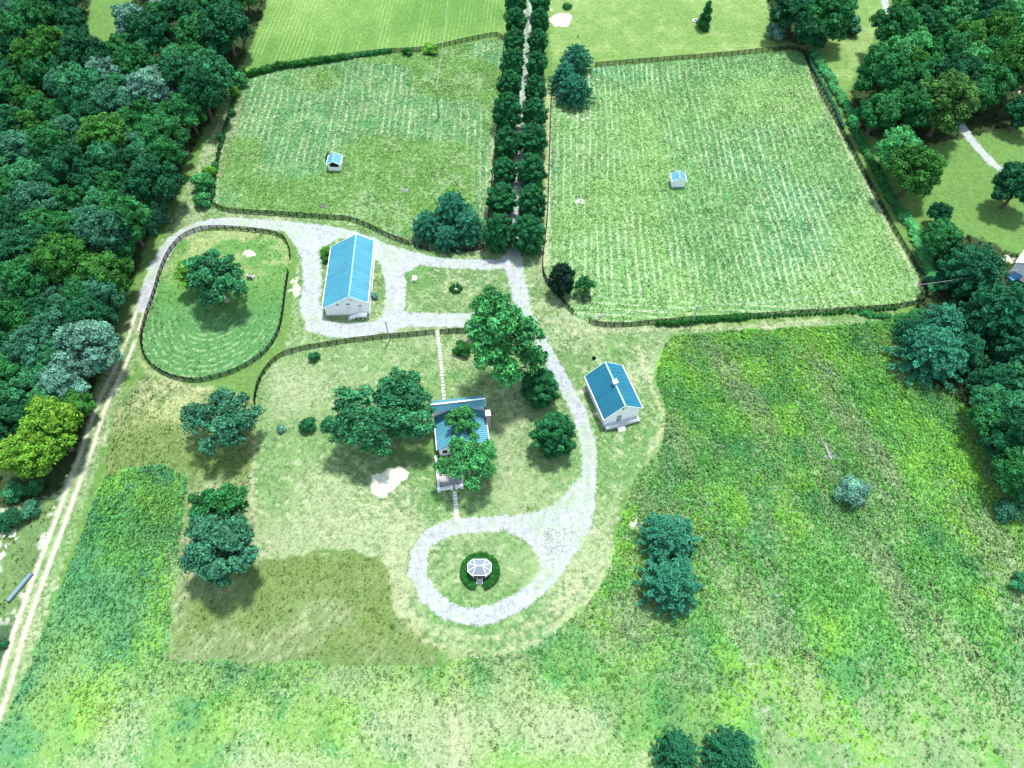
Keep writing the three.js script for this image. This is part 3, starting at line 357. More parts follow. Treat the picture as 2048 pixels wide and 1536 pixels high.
canopy([[1800, -20], [2080, -20], [2080, 130], [1990, 190], [1920, 200], [1850, 225], [1770, 190], [1740, 160], [1790, 90]], 0.52, [38, 60], ['deep', 'mid', 'mid', 'warm', 'fresh'], 'dense * tree in the grove at the upper right', 'trees of the right grove', 'grove_tree');
[[1945, 545, 66, 'pine', 'large dark pine right of the pasture corner, uppermost of the right pines'], [2005, 630, 76, 'pine', 'largest dark pine at the right edge below the white house'], [1880, 650, 46, 'bluepine', 'blue green pine at the meadow corner, rear of the clump'], [1862, 705, 66, 'bluepine', 'broad blue green pine at the meadow corner, front of the clump'], [1830, 665, 38, 'pine', 'small pine at the left of the meadow corner clump'], [1925, 705, 44, 'pine', 'dark pine at the right of the meadow corner clump'], [2050, 700, 60, 'pine', 'dark pine cut by the right edge above the shaded bank'], [2000, 770, 50, 'pine', 'dark pine on the shaded bank at the right']].forEach(([x, y, r, m, l], i) => { placed.push([x, y, r]); tree('pine_tree', l, 'pine', 'pine' + i % 3, LM[m], x, y, r, { sy: 0.8 }); });
canopy([[1960, 760], [2080, 740], [2080, 1010], [2040, 950], [1985, 850]], 0.5, [34, 50], ['deep', 'deep', 'mid', 'dusk'], 'dark * tree on the shaded right bank of the meadow', 'trees of the shaded right bank', 'bank_tree');
[[30, 985, 24, 'dusk'], [70, 975, 20, 'mid'], [20, 1040, 26, 'deep'], [60, 1020, 22, 'teal'], [8, 1290, 10, 'deep']].forEach(([x, y, r, m], i) => tree('lane_bush', 'tangled bush in the scrub left of the lane, ' + ['below the lower yellow tree', 'nearest the lane at the top', 'darkest at the left edge', 'blue green one by the lane', 'tiny one lowest at the left edge'][i], 'bush', 'shrub' + i % 3, LM[m], x, y, r, { sy: 0.8, group: 'bushes in the scrub left of the lane' }));

// each canopy tree is told apart by the nearest landmark, the side it stands on and its rank there
const MARKS = [[175, 690, 'the broad silvery lane tree'], [100, 860, 'the yellow green trees'], [300, 175, 'the upper right silvery tree'], [215, 50, 'the grass clearing'], [130, 270, 'the pale left edge tree'], [405, 365, 'the bushes at the pasture corner'], [316, 430, 'the lane edge bushes'], [435, 556, 'the oval paddock'], [540, 60, 'the far left field'], [1895, 205, 'the olive tree over the track'], [1755, 225, 'the grove tree nearest the hedge'], [1785, 20, 'the top gravel track'], [2005, 630, 'the largest dark pine'], [2010, 1022, 'the right meadow shrub']], RANKS = {};
scene.children.filter((o) => o.userData.spot).map((o) => { const [x, y] = o.userData.spot; let best = null, bd = 1e9; for (const m of MARKS) { const d = Math.hypot(m[0] - x, m[1] - y); if (d < bd) { bd = d; best = m; } } return { o, best, bd, dx: x - best[0], dy: y - best[1], w: o.userData.spot[2] }; }).sort((a, b) => a.bd - b.bd).forEach(({ o, best, dx, dy, w }) => {
  const a = Math.round(Math.atan2(dy, dx) / 0.7854), side = ['right of', 'below right of', 'below', 'below left of', 'left of', 'above left of', 'above', 'above right of'][(a + 8) % 8], k = best[2] + side, n = RANKS[k] = (RANKS[k] ?? 0) + 1;
  o.userData.label = `${w} tree ${side} ${best[2]}, ${['nearest', 'second nearest', 'third nearest', 'fourth nearest', 'fifth nearest', 'sixth nearest', 'seventh nearest', 'eighth nearest', 'ninth nearest', 'tenth nearest'][n - 1] ?? n + 'th nearest'} there`; delete o.userData.spot;
});

// hedges and vines that follow a line
function hedge(name, label, pts, w, h, mat, step = 0.55, leaves = 90, group) {
  const P = dense(pts, step), o = P[0].clone(), r = rng(Math.round(o.x * 100) + 7), lobes = P.map((p) => ({ c: V(p.x - o.x + (r() - 0.5) * w * 0.5, h * (0.42 + 0.2 * r()), p.z - o.z + (r() - 0.5) * w * 0.5), r: Math.max(w, h) * (0.42 + 0.24 * r()), sy: clamp(h / w, 0.5, 1.3) }));
  const t = thing(name, label, 'hedge', o, 0, group);
  part('foliage', lobesCrown(Math.round(o.z * 77), { lobes, count: leaves * P.length, size: 0.14, core: 0.8, spread: 0.8 }), mat, t); return t;
}
hedge('hedge', 'thick overgrown hedge along the upper left pasture fence', [[505, 153], [540, 142], [580, 134], [640, 126], [690, 118]], 1.5, 1.7, LM.hedge, 0.6);
hedge('hedge', 'thin hedge running on along the upper left pasture fence', [[690, 119], [730, 112], [780, 106]], 0.8, 1.1, LM.mid, 0.6, 50);
hedge('hedge', 'dense green hedge strip outside the upper part of the right pasture', [[1625, 105], [1645, 140], [1668, 180], [1690, 215], [1706, 245]], 2.4, 1.6, LM.fresh, 0.7, 120);
hedge('hedge', 'dark weedy hedge strip outside the middle of the right pasture', [[1700, 245], [1722, 290], [1748, 340], [1775, 390], [1800, 430]], 1.9, 1.3, LM.mid, 0.7, 100);
hedge('hedge', 'weedy hedge strip outside the lower part of the right pasture', [[1800, 425], [1830, 470], [1850, 520], [1866, 575]], 2.6, 1.2, LM.fresh, 0.7, 100);
hedge('hedge', 'pale weeds against the upper east fence of the right pasture', [[1612, 112], [1640, 165], [1668, 215], [1685, 255]], 0.9, 0.9, LM.teal, 0.6, 50);
hedge('hedge', 'vine covered stretch of the right pasture south fence by the pole', [[1315, 650], [1350, 649], [1375, 647], [1400, 643], [1440, 640], [1490, 637]], 0.9, 1.2, LM.hedge, 0.5, 60);
hedge('hedge', 'low brush along the east end of the right pasture south fence', [[1500, 637], [1560, 633], [1640, 629], [1720, 625], [1790, 619]], 0.6, 0.7, LM.hedge, 0.9, 30);
hedge('hedge', 'dark brush along the west fence of the left pasture', [[476, 180], [462, 225], [450, 265], [438, 310], [430, 360], [426, 395]], 0.6, 0.9, LM.hedge, 0.7, 30);
hedge('hedge', 'green weed bank beside the right pines above the meadow', [[1720, 628], [1760, 634], [1800, 636], [1840, 624]], 1.4, 0.8, LM.mid, 0.8, 50);

// ------------------------------------------------------------------ fences: every post and rail a part
const FM = new THREE.MeshPhysicalMaterial({ color: new THREE.Color().setRGB(0.008, 0.011, 0.016), roughness: 0.8, specularIntensity: 0.2 }), POST = new THREE.BoxGeometry(0.15, 1.42, 0.15).translate(0, 0.70, 0), RAILS = {};
function fence(label, pts, step = 1.85) {
  const P = dense(pts, step), o = P[0].clone(), t = thing('board_fence', label, 'fence', o), r = rng(Math.round(o.x * 31 + o.z));
  P.forEach((p, i) => {
    const q = P[Math.min(P.length - 1, i + 1)], a = P[i === P.length - 1 ? i - 1 : i], b = i === P.length - 1 ? p : q, yaw = Math.atan2(b.x - a.x, b.z - a.z);
    const m = part('post', POST, FM, t); m.position.set(p.x - o.x, (r() - 0.5) * 0.05, p.z - o.z); m.rotation.y = yaw;
    if (i < P.length - 1) { const L = Math.hypot(q.x - p.x, q.z - p.z), g = RAILS[L.toFixed(2)] ??= new THREE.BoxGeometry(0.05, 0.17, +L.toFixed(2) - 0.01);
      for (const y of [0.24, 0.57, 0.90, 1.23]) { const k = part('rail', g, FM, t); k.position.set((p.x + q.x) / 2 - o.x + Math.cos(yaw) * 0.1, y + (r() - 0.5) * 0.03, (p.z + q.z) / 2 - o.z - Math.sin(yaw) * 0.1); k.rotation.y = yaw; } }
  });
}
fence('black board fence curving all round the oval paddock', OVAL.slice().reverse().concat([]));
fence('black board fence curving along the top of the house yard', [[511, 808], [515, 780], [530, 746], [560, 715], [600, 701], [650, 692], [700, 684], [760, 677], [820, 672], [869, 667]]);
fence('short black board fence right of the path gap above the yard', [[881, 667], [910, 665], [945, 664], [965, 663]]);
fence('black board fence between the left pasture and the gravel lane', [[424, 409], [452, 423], [480, 426], [560, 431], [650, 437], [700, 441], [740, 456], [775, 473], [818, 490]]);
fence('black board fence below the pine clump beside the courtyard', [[829, 494], [860, 502], [900, 506], [945, 503], [975, 494]]);
fence('black board fence along the far side of the left pasture', [[476, 183], [487, 165], [510, 152], [560, 136], [650, 122], [760, 107], [850, 101], [900, 91], [950, 80], [995, 73], [1009, 82]]);
fence('black board fence along the wood side of the left pasture', [[476, 186], [458, 240], [440, 300], [430, 360], [424, 405]]);
fence('black board fence beside the right row of avenue trees', [[1104, 165], [1101, 230], [1099, 300], [1094, 440], [1085, 530], [1088, 555], [1100, 575], [1118, 597], [1146, 628]]);
fence('black board fence beside the left row of avenue trees', [[1008, 90], [1003, 170], [990, 300], [978, 420], [972, 470]]);
fence('black board fence along the far side of the right pasture', [[1190, 133], [1260, 127], [1350, 120], [1450, 112], [1530, 104], [1590, 101], [1606, 109]]);
fence('black board fence along the hedge side of the right pasture', [[1608, 111], [1640, 188], [1691, 280], [1740, 375], [1790, 468], [1832, 540], [1851, 588], [1847, 602]]);
fence('black board fence along the near side of the right pasture', [[1178, 644], [1192, 650], [1240, 653], [1300, 648], [1400, 640], [1500, 635], [1600, 628], [1700, 622], [1800, 614], [1843, 605]]);

// ------------------------------------------------------------------ buildings
const roofTex = (() => { const n = 256, d = new Uint8Array(n * n * 4); for (let j = 0; j < n; j++) for (let i = 0; i < n; i++) { const v = 0.86 + 0.10 * (NT[(Math.floor(j / 14) * 37) & 65535] - 0.5) + 0.16 * (noise(i * 0.05, j * 0.9) - 0.5) + 0.14 * (noise(i * 0.03 + 9, j * 0.04) - 0.5), k = (j * n + i) * 4, e = enc[clamp(v) * 4096 | 0]; d[k] = d[k + 1] = d[k + 2] = e; d[k + 3] = 255; } const t = new THREE.DataTexture(d, n, n); t.colorSpace = THREE.SRGBColorSpace; t.wrapS = t.wrapT = THREE.RepeatWrapping; t.repeat.set(0.09, 0.09); t.magFilter = THREE.LinearFilter; t.needsUpdate = true; return t; })();
const WHITE = M(0.92, 0.92, 0.91, 0.7), TRIM = M(0.82, 0.83, 0.84, 0.5), PANE = M(0.02, 0.03, 0.045, 0.15), BLUE = (r, g, b) => M(r * 0.86, g * 0.86, b * 0.86, 0.5, { metalness: 0.1, map: roofTex });
const roofBarn = BLUE(0.060, 0.295, 0.42), roofGar = BLUE(0.014, 0.175, 0.285), roofHouse = BLUE(0.12, 0.38, 0.48), ridgeM = BLUE(0.22, 0.52, 0.66), seamM = BLUE(0.06, 0.24, 0.40);
function placeLike(P, turn) { const o = new THREE.Object3D(); o.position.copy(P); o.rotation.y = turn; o.updateMatrixWorld(); return o; }
// local frame: x across, z towards the camera, y up
function gableBuilding(t, { W, L, hl, hr, rh, ro = 0, o = 0.35, roofM, base = 0, th = 0.12, seam = 0.9, wallM = WHITE, openFront = false }) {
  const w0 = -W / 2 + o, w1 = W / 2 - o, l0 = -L / 2 + o, l1 = L / 2 - o, sl = (rh - hl) / (ro + W / 2), sr = (rh - hr) / (W / 2 - ro), yl = hl + sl * o - th, yr = hr + sr * o - th, ry = rh - th;
  const wall = [];
  const gab = (z, f) => { const A = V(w0, base, z), B = V(w1, base, z), C = V(w1, yr, z), D = V(ro, ry, z), E = V(w0, yl, z); const q = [A, B, C, A, C, D, A, D, E]; wall.push(...(f ? q : q.slice().reverse())); };
  gab(l0, false); if (!openFront) gab(l1, true);
  wall.push(V(w0, base, l0), V(w0, base, l1), V(w0, yl, l1), V(w0, base, l0), V(w0, yl, l1), V(w0, yl, l0)); wall.push(V(w1, base, l1), V(w1, base, l0), V(w1, yr, l0), V(w1, base, l1), V(w1, yr, l0), V(w1, yr, l1));
  part('wall', flat(wall), wallM, t);
  const roof = part('roof', mergeGeometries([slab([V(-W / 2, hl, -L / 2), V(-W / 2, hl, L / 2), V(ro - 0.002, rh, L / 2), V(ro - 0.002, rh, -L / 2)], th), slab([V(W / 2, hr, -L / 2), V(ro + 0.002, rh, -L / 2), V(ro + 0.002, rh, L / 2), V(W / 2, hr, L / 2)], th)]), roofM, t);
  part('ridge_cap', bar(V(ro, rh + 0.03, -L / 2 - 0.02), V(ro, rh + 0.03, L / 2 + 0.02), 0.34, 0.07), ridgeM, roof);
  const seams = []; for (let z = -L / 2 + seam / 2; z < L / 2; z += seam) { seams.push(bar(V(-W / 2 + 0.02, hl + 0.02, z), V(ro - 0.2, rh - sl * 0.2 + 0.02, z), 0.05, 0.035), bar(V(ro + 0.2, rh - sr * 0.2 + 0.02, z), V(W / 2 - 0.02, hr + 0.02, z), 0.05, 0.035)); }
  tag(part('roof_seam', mergeGeometries(seams), roofM, roof), null, null, null, 'stuff');
  for (const [a, b] of [[V(-W / 2 - 0.06, hl - 0.08, -L / 2), V(-W / 2 - 0.06, hl - 0.08, L / 2)], [V(W / 2 + 0.06, hr - 0.08, -L / 2), V(W / 2 + 0.06, hr - 0.08, L / 2)]]) part('gutter', bar(a, b, 0.12, 0.14), TRIM, roof);
  for (const z of [-L / 2 - 0.03, L / 2 + 0.03]) for (const [a, b] of [[V(-W / 2, hl - 0.1, z), V(ro, rh - 0.1, z)], [V(ro, rh - 0.1, z), V(W / 2, hr - 0.1, z)]]) part('bargeboard', bar(a, b, 0.05, 0.2), TRIM, roof);
  return { w0, w1, l0, l1, yl, yr, ry, roof };
}
function win(parent, x, y, z, w, h, ry = 0) { const g = part('window', box(w, h, 0.05), PANE, parent); g.position.set(x, y, z); g.rotation.y = ry; const f = []; for (const s of [-1, 1]) { f.push(box(0.07, h + 0.14, 0.1, s * (w / 2 + 0.035), 0, 0)); f.push(box(w, 0.07, 0.1, 0, s * (h / 2 + 0.035), 0)); } part('frame', mergeGeometries(f), TRIM, g); return g; }
{ // long barn
  const t = thing('barn', 'long white barn with pale blue metal roof in the gravel courtyard', 'barn', V(-35.96, 0, -106.26), 0.037);
  const b = gableBuilding(t, { W: 10.03, L: 18.3, hl: 2.85, hr: 4.37, rh: 6.5, ro: 1.41, roofM: roofBarn });
  const z = b.l1 + 0.03; win(t, -1.6, 3.6, z, 0.55, 0.4); win(t, 0.6, 3.75, z, 0.75, 0.42); win(t, 3.1, 3.1, z, 0.6, 0.4);
  const v = part('gable_vent', box(0.6, 0.45, 0.06, 1.41, 4.9, z), M(0.55, 0.62, 0.64), t); void v;
  part('door', box(0.95, 2.0, 0.06, 2.9, 1.95, z), M(0.72, 0.74, 0.75, 0.5), t); part('door', box(0.9, 1.6, 0.06, 0.6, 2.6, z), M(0.76, 0.78, 0.79, 0.5), t);
  const sx = 3.75, lz = z + 0.1, sg = (n, g, m = TRIM) => part(n, g, m, t);
  sg('landing', box(1.9, 0.1, 1.3, sx - 0.4, 0.95, lz + 0.65)); for (let i = 0; i < 6; i++) sg('stair_step', box(0.32, 0.06, 1.1, sx - 1.5 - i * 0.33, 0.82 - i * 0.15, lz + 0.65));
  for (const [x, h] of [[sx + 0.5, 1.95], [sx - 0.4, 1.95], [sx - 1.35, 1.95], [sx - 2.4, 1.5], [sx - 3.4, 1.05]]) sg('railing_post', box(0.1, h, 0.1, x, h / 2, lz + 1.3));
  for (const y of [1.92, 1.45]) { sg('handrail', bar(V(sx + 0.5, y, lz + 1.3), V(sx - 1.35, y, lz + 1.3), 0.09, 0.09)); sg('handrail', bar(V(sx - 1.35, y, lz + 1.3), V(sx - 3.4, y - 0.92, lz + 1.3), 0.09, 0.09)); }
  for (let i = 0; i < 5; i++) win(t, b.w1 + 0.03, 2.4, -6.5 + i * 3.2, 0.8, 0.9, Math.PI / 2);
  part('foundation', box(9.5, 0.3, 17.8, 0, 0.1, 0), M(0.4, 0.4, 0.4), t);
}
{ // garage
  const t = thing('garage', 'white gabled garage with deep blue roof and cupola right of the drive', 'garage', V(19.89, 0, -75.45), 0.298);
  const b = gableBuilding(t, { W: 7.93, L: 10.56, hl: 3.03, hr: 3.57, rh: 6.29, ro: 0, roofM: roofGar, base: 0 });
  const c = part('cupola', mergeGeometries([box(0.75, 0.8, 0.75, 0, 6.55, -0.1)]), TRIM, t); part('cupola_roof', new THREE.ConeGeometry(0.72, 0.5, 4, 1).rotateY(Math.PI / 4).translate(0, 7.2, -0.1), M(0.62, 0.68, 0.7, 0.5), c); part('weathervane', mergeGeometries([new THREE.CylinderGeometry(0.02, 0.02, 0.8, 5).translate(0, 7.7, -0.1), box(0.5, 0.08, 0.02, 0, 7.95, -0.1)]), M(0.05, 0.05, 0.06), c);
  win(t, -0.1, 4.7, b.l1 + 0.03, 0.5, 0.5); part('porch_deck', box(7.2, 0.12, 1.3, 0, 0.35, b.l1 + 0.66), M(0.45, 0.46, 0.46), t);
  for (let i = 0; i < 8; i++) if (i !== 3) part('railing_post', box(0.09, 1.35, 0.09, -3.5 + i, 0.68, b.l1 + 1.25), TRIM, t);
  for (const [x0, x1] of [[-3.5, -1], [0.9, 3.5]]) for (const y of [0.7, 1.3]) part('handrail', bar(V(x0, y, b.l1 + 1.25), V(x1, y, b.l1 + 1.25), 0.08, 0.08), TRIM, t);
  for (let i = 0; i < 3; i++) part('stair_step', box(1.5, 0.1, 0.3, -0.5, 0.28 - i * 0.1, b.l1 + 1.5 + i * 0.3), TRIM, t);
  part('garage_door', box(0.06, 2.2, 2.8, b.w0 - 0.03, 1.1, 2.6), M(0.7, 0.72, 0.74, 0.5), t); part('garage_door', box(0.06, 2.2, 2.8, b.w0 - 0.03, 1.1, -2.2), M(0.7, 0.72, 0.74, 0.5), t);
  part('door', box(0.95, 2, 0.06, -0.5, 1.42, b.l1 + 0.03), M(0.3, 0.33, 0.36, 0.5), t);
}
{ // the house: tall rear block with its ridge across, lower front wing with its ridge towards the drive
  const A = at(860, 802.5, 6.3), B = at(968.3, 790.2, 6.3), yaw = Math.atan2(-(B.z - A.z), B.x - A.x), W = Math.hypot(B.x - A.x, B.z - A.z);
  const C = A.clone().add(B).multiplyScalar(0.5), ex = V(Math.cos(yaw), 0, -Math.sin(yaw)), ez = V(Math.sin(yaw), 0, Math.cos(yaw)); C.y = 0;
  const t = thing('farmhouse', 'farmhouse with turquoise standing seam roof half hidden under trees', 'house', C, yaw);
  const run = (p) => p.sub(C).dot(ez), zr = run(at(915, 803.5, 7.5)), ze = run(at(923, 819, 6.1)), zf = run(at(924, 894.5, 3.1)), hb = 6.3, hrg = 7.5;
  const blk = [], x0 = -W / 2 + 0.25, x1 = W / 2 - 0.25, zb = 0.3, zn = ze - 1.0;
  const quad = (a, b, c, d) => [a, b, c, a, c, d];
  for (const x of [x0, x1]) { const q = [V(x, 0, zb), V(x, 0, zn), V(x, hb - 0.05, zn), V(x, 0, zb), V(x, hb - 0.05, zn), V(x, hrg - 0.2, zr), V(x, 0, zb), V(x, hrg - 0.2, zr), V(x, hb - 0.05, zb)]; blk.push(...q); }
  blk.push(...quad(V(x0, 0, zn), V(x1, 0, zn), V(x1, hb, zn), V(x0, hb, zn)), ...quad(V(x1, 0, zb), V(x0, 0, zb), V(x0, hb, zb), V(x1, hb, zb)));
  part('wall', flat(blk), WHITE, t);
  const roof = part('roof', mergeGeometries([slab([V(-W / 2, hb, 0), V(-W / 2, hrg, zr - 0.002), V(W / 2, hrg, zr - 0.002), V(W / 2, hb, 0)], 0.12), slab([V(-W / 2, hrg, zr + 0.002), V(-W / 2, hb, ze), V(W / 2, hb, ze), V(W / 2, hrg, zr + 0.002)], 0.12)]), roofHouse, t);
  part('ridge_cap', bar(V(-W / 2, hrg + 0.04, zr), V(W / 2, hrg + 0.04, zr), 0.25, 0.07), TRIM, roof);
  const sm = []; for (let x = -W / 2 + 0.2; x < W / 2; x += 0.42) sm.push(bar(V(x, hb + 0.03, 0.02), V(x, hrg + 0.02, zr - 0.15), 0.07, 0.09), bar(V(x, hrg + 0.02, zr + 0.15), V(x, hb + 0.03, ze - 0.02), 0.07, 0.09));
  tag(part('roof_seam', mergeGeometries(sm), seamM, roof), null, null, null, 'stuff');
  for (const s of [-1, 1]) part('bargeboard', mergeGeometries([bar(V(s * (W / 2 + 0.03), hb - 0.08, 0), V(s * (W / 2 + 0.03), hrg - 0.08, zr), 0.05, 0.2), bar(V(s * (W / 2 + 0.03), hrg - 0.08, zr), V(s * (W / 2 + 0.03), hb - 0.08, ze), 0.05, 0.2)]), TRIM, roof);
  // wing
  const wg = [], hw = 3.1, hv = 5.5, a0 = -W / 2 + 0.35, a1 = W / 2 - 0.1, w0 = a0 + 0.35, w1 = a1 - 0.35, ro = 0.2, zw = zf - 0.35;
  wg.push(...quad(V(w0, 0, zn), V(w0, 0, zw), V(w0, hw, zw), V(w0, hw, zn)), ...quad(V(w1, 0, zw), V(w1, 0, zn), V(w1, hw, zn), V(w1, hw, zw)), V(w0, 0, zw), V(w1, 0, zw), V(w1, hw, zw), V(w0, 0, zw), V(w1, hw, zw), V(ro, hv - 0.15, zw), V(w0, 0, zw), V(ro, hv - 0.15, zw), V(w0, hw, zw));
  part('wing_wall', flat(wg), WHITE, t);
  const wr = part('wing_roof', mergeGeometries([slab([V(a0, hw, zn + 0.02), V(a0, hw, zf), V(ro - 0.002, hv, zf), V(ro - 0.002, hv, zn + 0.02)], 0.12), slab([V(a1, hw, zn + 0.02), V(ro + 0.002, hv, zn + 0.02), V(ro + 0.002, hv, zf), V(a1, hw, zf)], 0.12)]), roofHouse, t);
  const ws = []; for (let z = zn + 0.25; z < zf; z += 0.42) ws.push(bar(V(a0 + 0.02, hw + 0.03, z), V(ro - 0.15, hv + 0.01, z), 0.07, 0.09), bar(V(ro + 0.15, hv + 0.01, z), V(a1 - 0.02, hw + 0.03, z), 0.07, 0.09));
  tag(part('roof_seam', mergeGeometries(ws), seamM, wr), null, null, null, 'stuff'); part('ridge_cap', bar(V(ro, hv + 0.04, zn + 0.02), V(ro, hv + 0.04, zf), 0.25, 0.07), ridgeM, wr);
  for (const a of [a0 - 0.06, a1 + 0.06]) part('gutter', bar(V(a, hw - 0.08, zn + 0.02), V(a, hw - 0.08, zf), 0.12, 0.14), TRIM, wr);
  for (let i = 0; i < 3; i++) win(t, -3.4 + i * 3.4, 1.6, zw + 0.03, 0.9, 1.2); for (let i = 0; i < 2; i++) win(t, w1 + 0.03, 1.6, zn + 2 + i * 2.5, 0.9, 1.2, Math.PI / 2);
  part('chimney', box(0.85, 5.2, 1.2, W / 2 + 0.3, 2.6, ze + 0.9), M(0.46, 0.30, 0.27, 0.9), t); part('chimney_cap', box(1.0, 0.14, 1.35, W / 2 + 0.3, 5.27, ze + 0.9), M(0.7, 0.66, 0.64), t);
  // walled deck in front
  const D = thing('walled_deck', 'grey floored deck with white low walls in front of the house', 'deck', V(0, 0, 0)); const p0 = at(872, 914, 1), p1 = at(877.5, 978, 1), p2 = at(924, 971, 1), p3 = at(932, 906, 1); for (const p of [p0, p1, p2, p3]) p.y = 0; D.position.copy(p1);
  const L = (p) => p.clone().sub(p1), q0 = L(p0), q1 = L(p1), q2 = L(p2), q3 = L(p3), up = (p, y) => V(p.x, y, p.z);
  part('floor', slab([up(q0, 0.35), up(q1, 0.35), up(q2, 0.35), up(q3, 0.35)], 0.33), M(0.30, 0.29, 0.30, 0.9), D);
  const g1 = q1.clone().lerp(q2, 0.56), g2 = q1.clone().lerp(q2, 0.76);
  for (const [a, b] of [[q0, q1], [q1, g1], [g2, q2], [q2, q3]]) { part('low_wall', bar(up(a, 0.7), up(b, 0.7), 0.28, 0.75), WHITE, D); part('wall_cap', bar(up(a, 1.1), up(b, 1.1), 0.42, 0.07), M(0.58, 0.63, 0.66), D); }
  for (const p of [q0, q1, g1, g2, q2]) part('wall_pillar', box(0.5, 1.25, 0.5, p.x, 0.62, p.z), TRIM, D);
}
function shed(label, cxp, cyp, W, L, open, turn) {
  const t = thing('run_in_shed', label, 'shed', at(cxp, cyp), turn, 'pasture sheds'); delete t.userData.group;
  gableBuilding(t, { W, L, hl: 2.1, hr: 2.1, rh: 3.0, o: 0.2, th: 0.08, roofM: BLUE(0.12, 0.36, 0.56), openFront: open, seam: 0.5 });
  if (open) { const z = L / 2 - 0.2; part('front_wall', mergeGeometries([box(W - 0.4, 1.15, 0.08, 0, 0.575, z), box(0.5, 0.95, 0.08, -W / 2 + 0.45, 1.62, z), box(0.3, 0.9, 0.08, W / 2 - 0.35, 1.6, z)]), WHITE, t); }
  else part('skid', box(W - 0.3, 0.12, L - 0.2, 0, 0.02, 0), M(0.1, 0.09, 0.08), t);
}
shed('small open fronted blue roofed shed in the left pasture', 672, 333, 3.5, 3.6, true, -0.02); shed('small closed white shed with blue roof in the right pasture', 1354, 368, 3.6, 2.9, false, 0.02);
{ // neighbours, mostly behind trees
  const t = thing('neighbour_house', 'white house with grey roof cut by the right edge', 'house', at(2062, 545), -0.75); gableBuilding(t, { W: 8, L: 9, hl: 4, hr: 4, rh: 6.4, roofM: M(0.42, 0.40, 0.44, 0.8), seam: 3 }); win(t, -1.4, 3.9, 4.2, 1.1, 0.8); win(t, 1.5, 2, 4.2, 1, 1.2);
  const u = thing('neighbour_house', 'pale grey house glimpsed between trees at the top left', 'house', at(322, -4), 0.5); gableBuilding(u, { W: 8, L: 11, hl: 5.4, hr: 5.4, rh: 8, roofM: M(0.40, 0.50, 0.58, 0.6), seam: 1.2 }); win(u, -1.8, 3, 5.2, 1, 1.3); win(u, 1.8, 3, 5.2, 1, 1.3);
  const c = thing('parked_car', 'small blue car beside the white house at the right edge', 'car', at(2030, 556), 0.4), CB = M(0.03, 0.16, 0.30, 0.25);
  const sh = new THREE.Shape(); [[-2, 0.35], [-2.05, 0.8], [-1.1, 0.95], [-0.6, 1.4], [0.9, 1.42], [1.5, 0.98], [2.05, 0.85], [2.05, 0.35]].forEach(([x, y], i) => i ? sh.lineTo(x, y) : sh.moveTo(x, y));
  part('body', new THREE.ExtrudeGeometry(sh, { depth: 1.6, bevelEnabled: true, bevelSize: 0.08, bevelThickness: 0.08, bevelSegments: 2 }).translate(0, 0, -0.8), CB, c); part('windscreen', bar(V(-1.06, 1.02, 0), V(-0.66, 1.42, 0), 1.4, 0.03), PANE, c);
  for (const x of [-1.25, 1.25]) for (const z of [-0.8, 0.8]) part('wheel', new THREE.CylinderGeometry(0.33, 0.33, 0.22, 14).rotateX(Math.PI / 2).translate(x, 0.33, z), M(0.02, 0.02, 0.02), c);
}
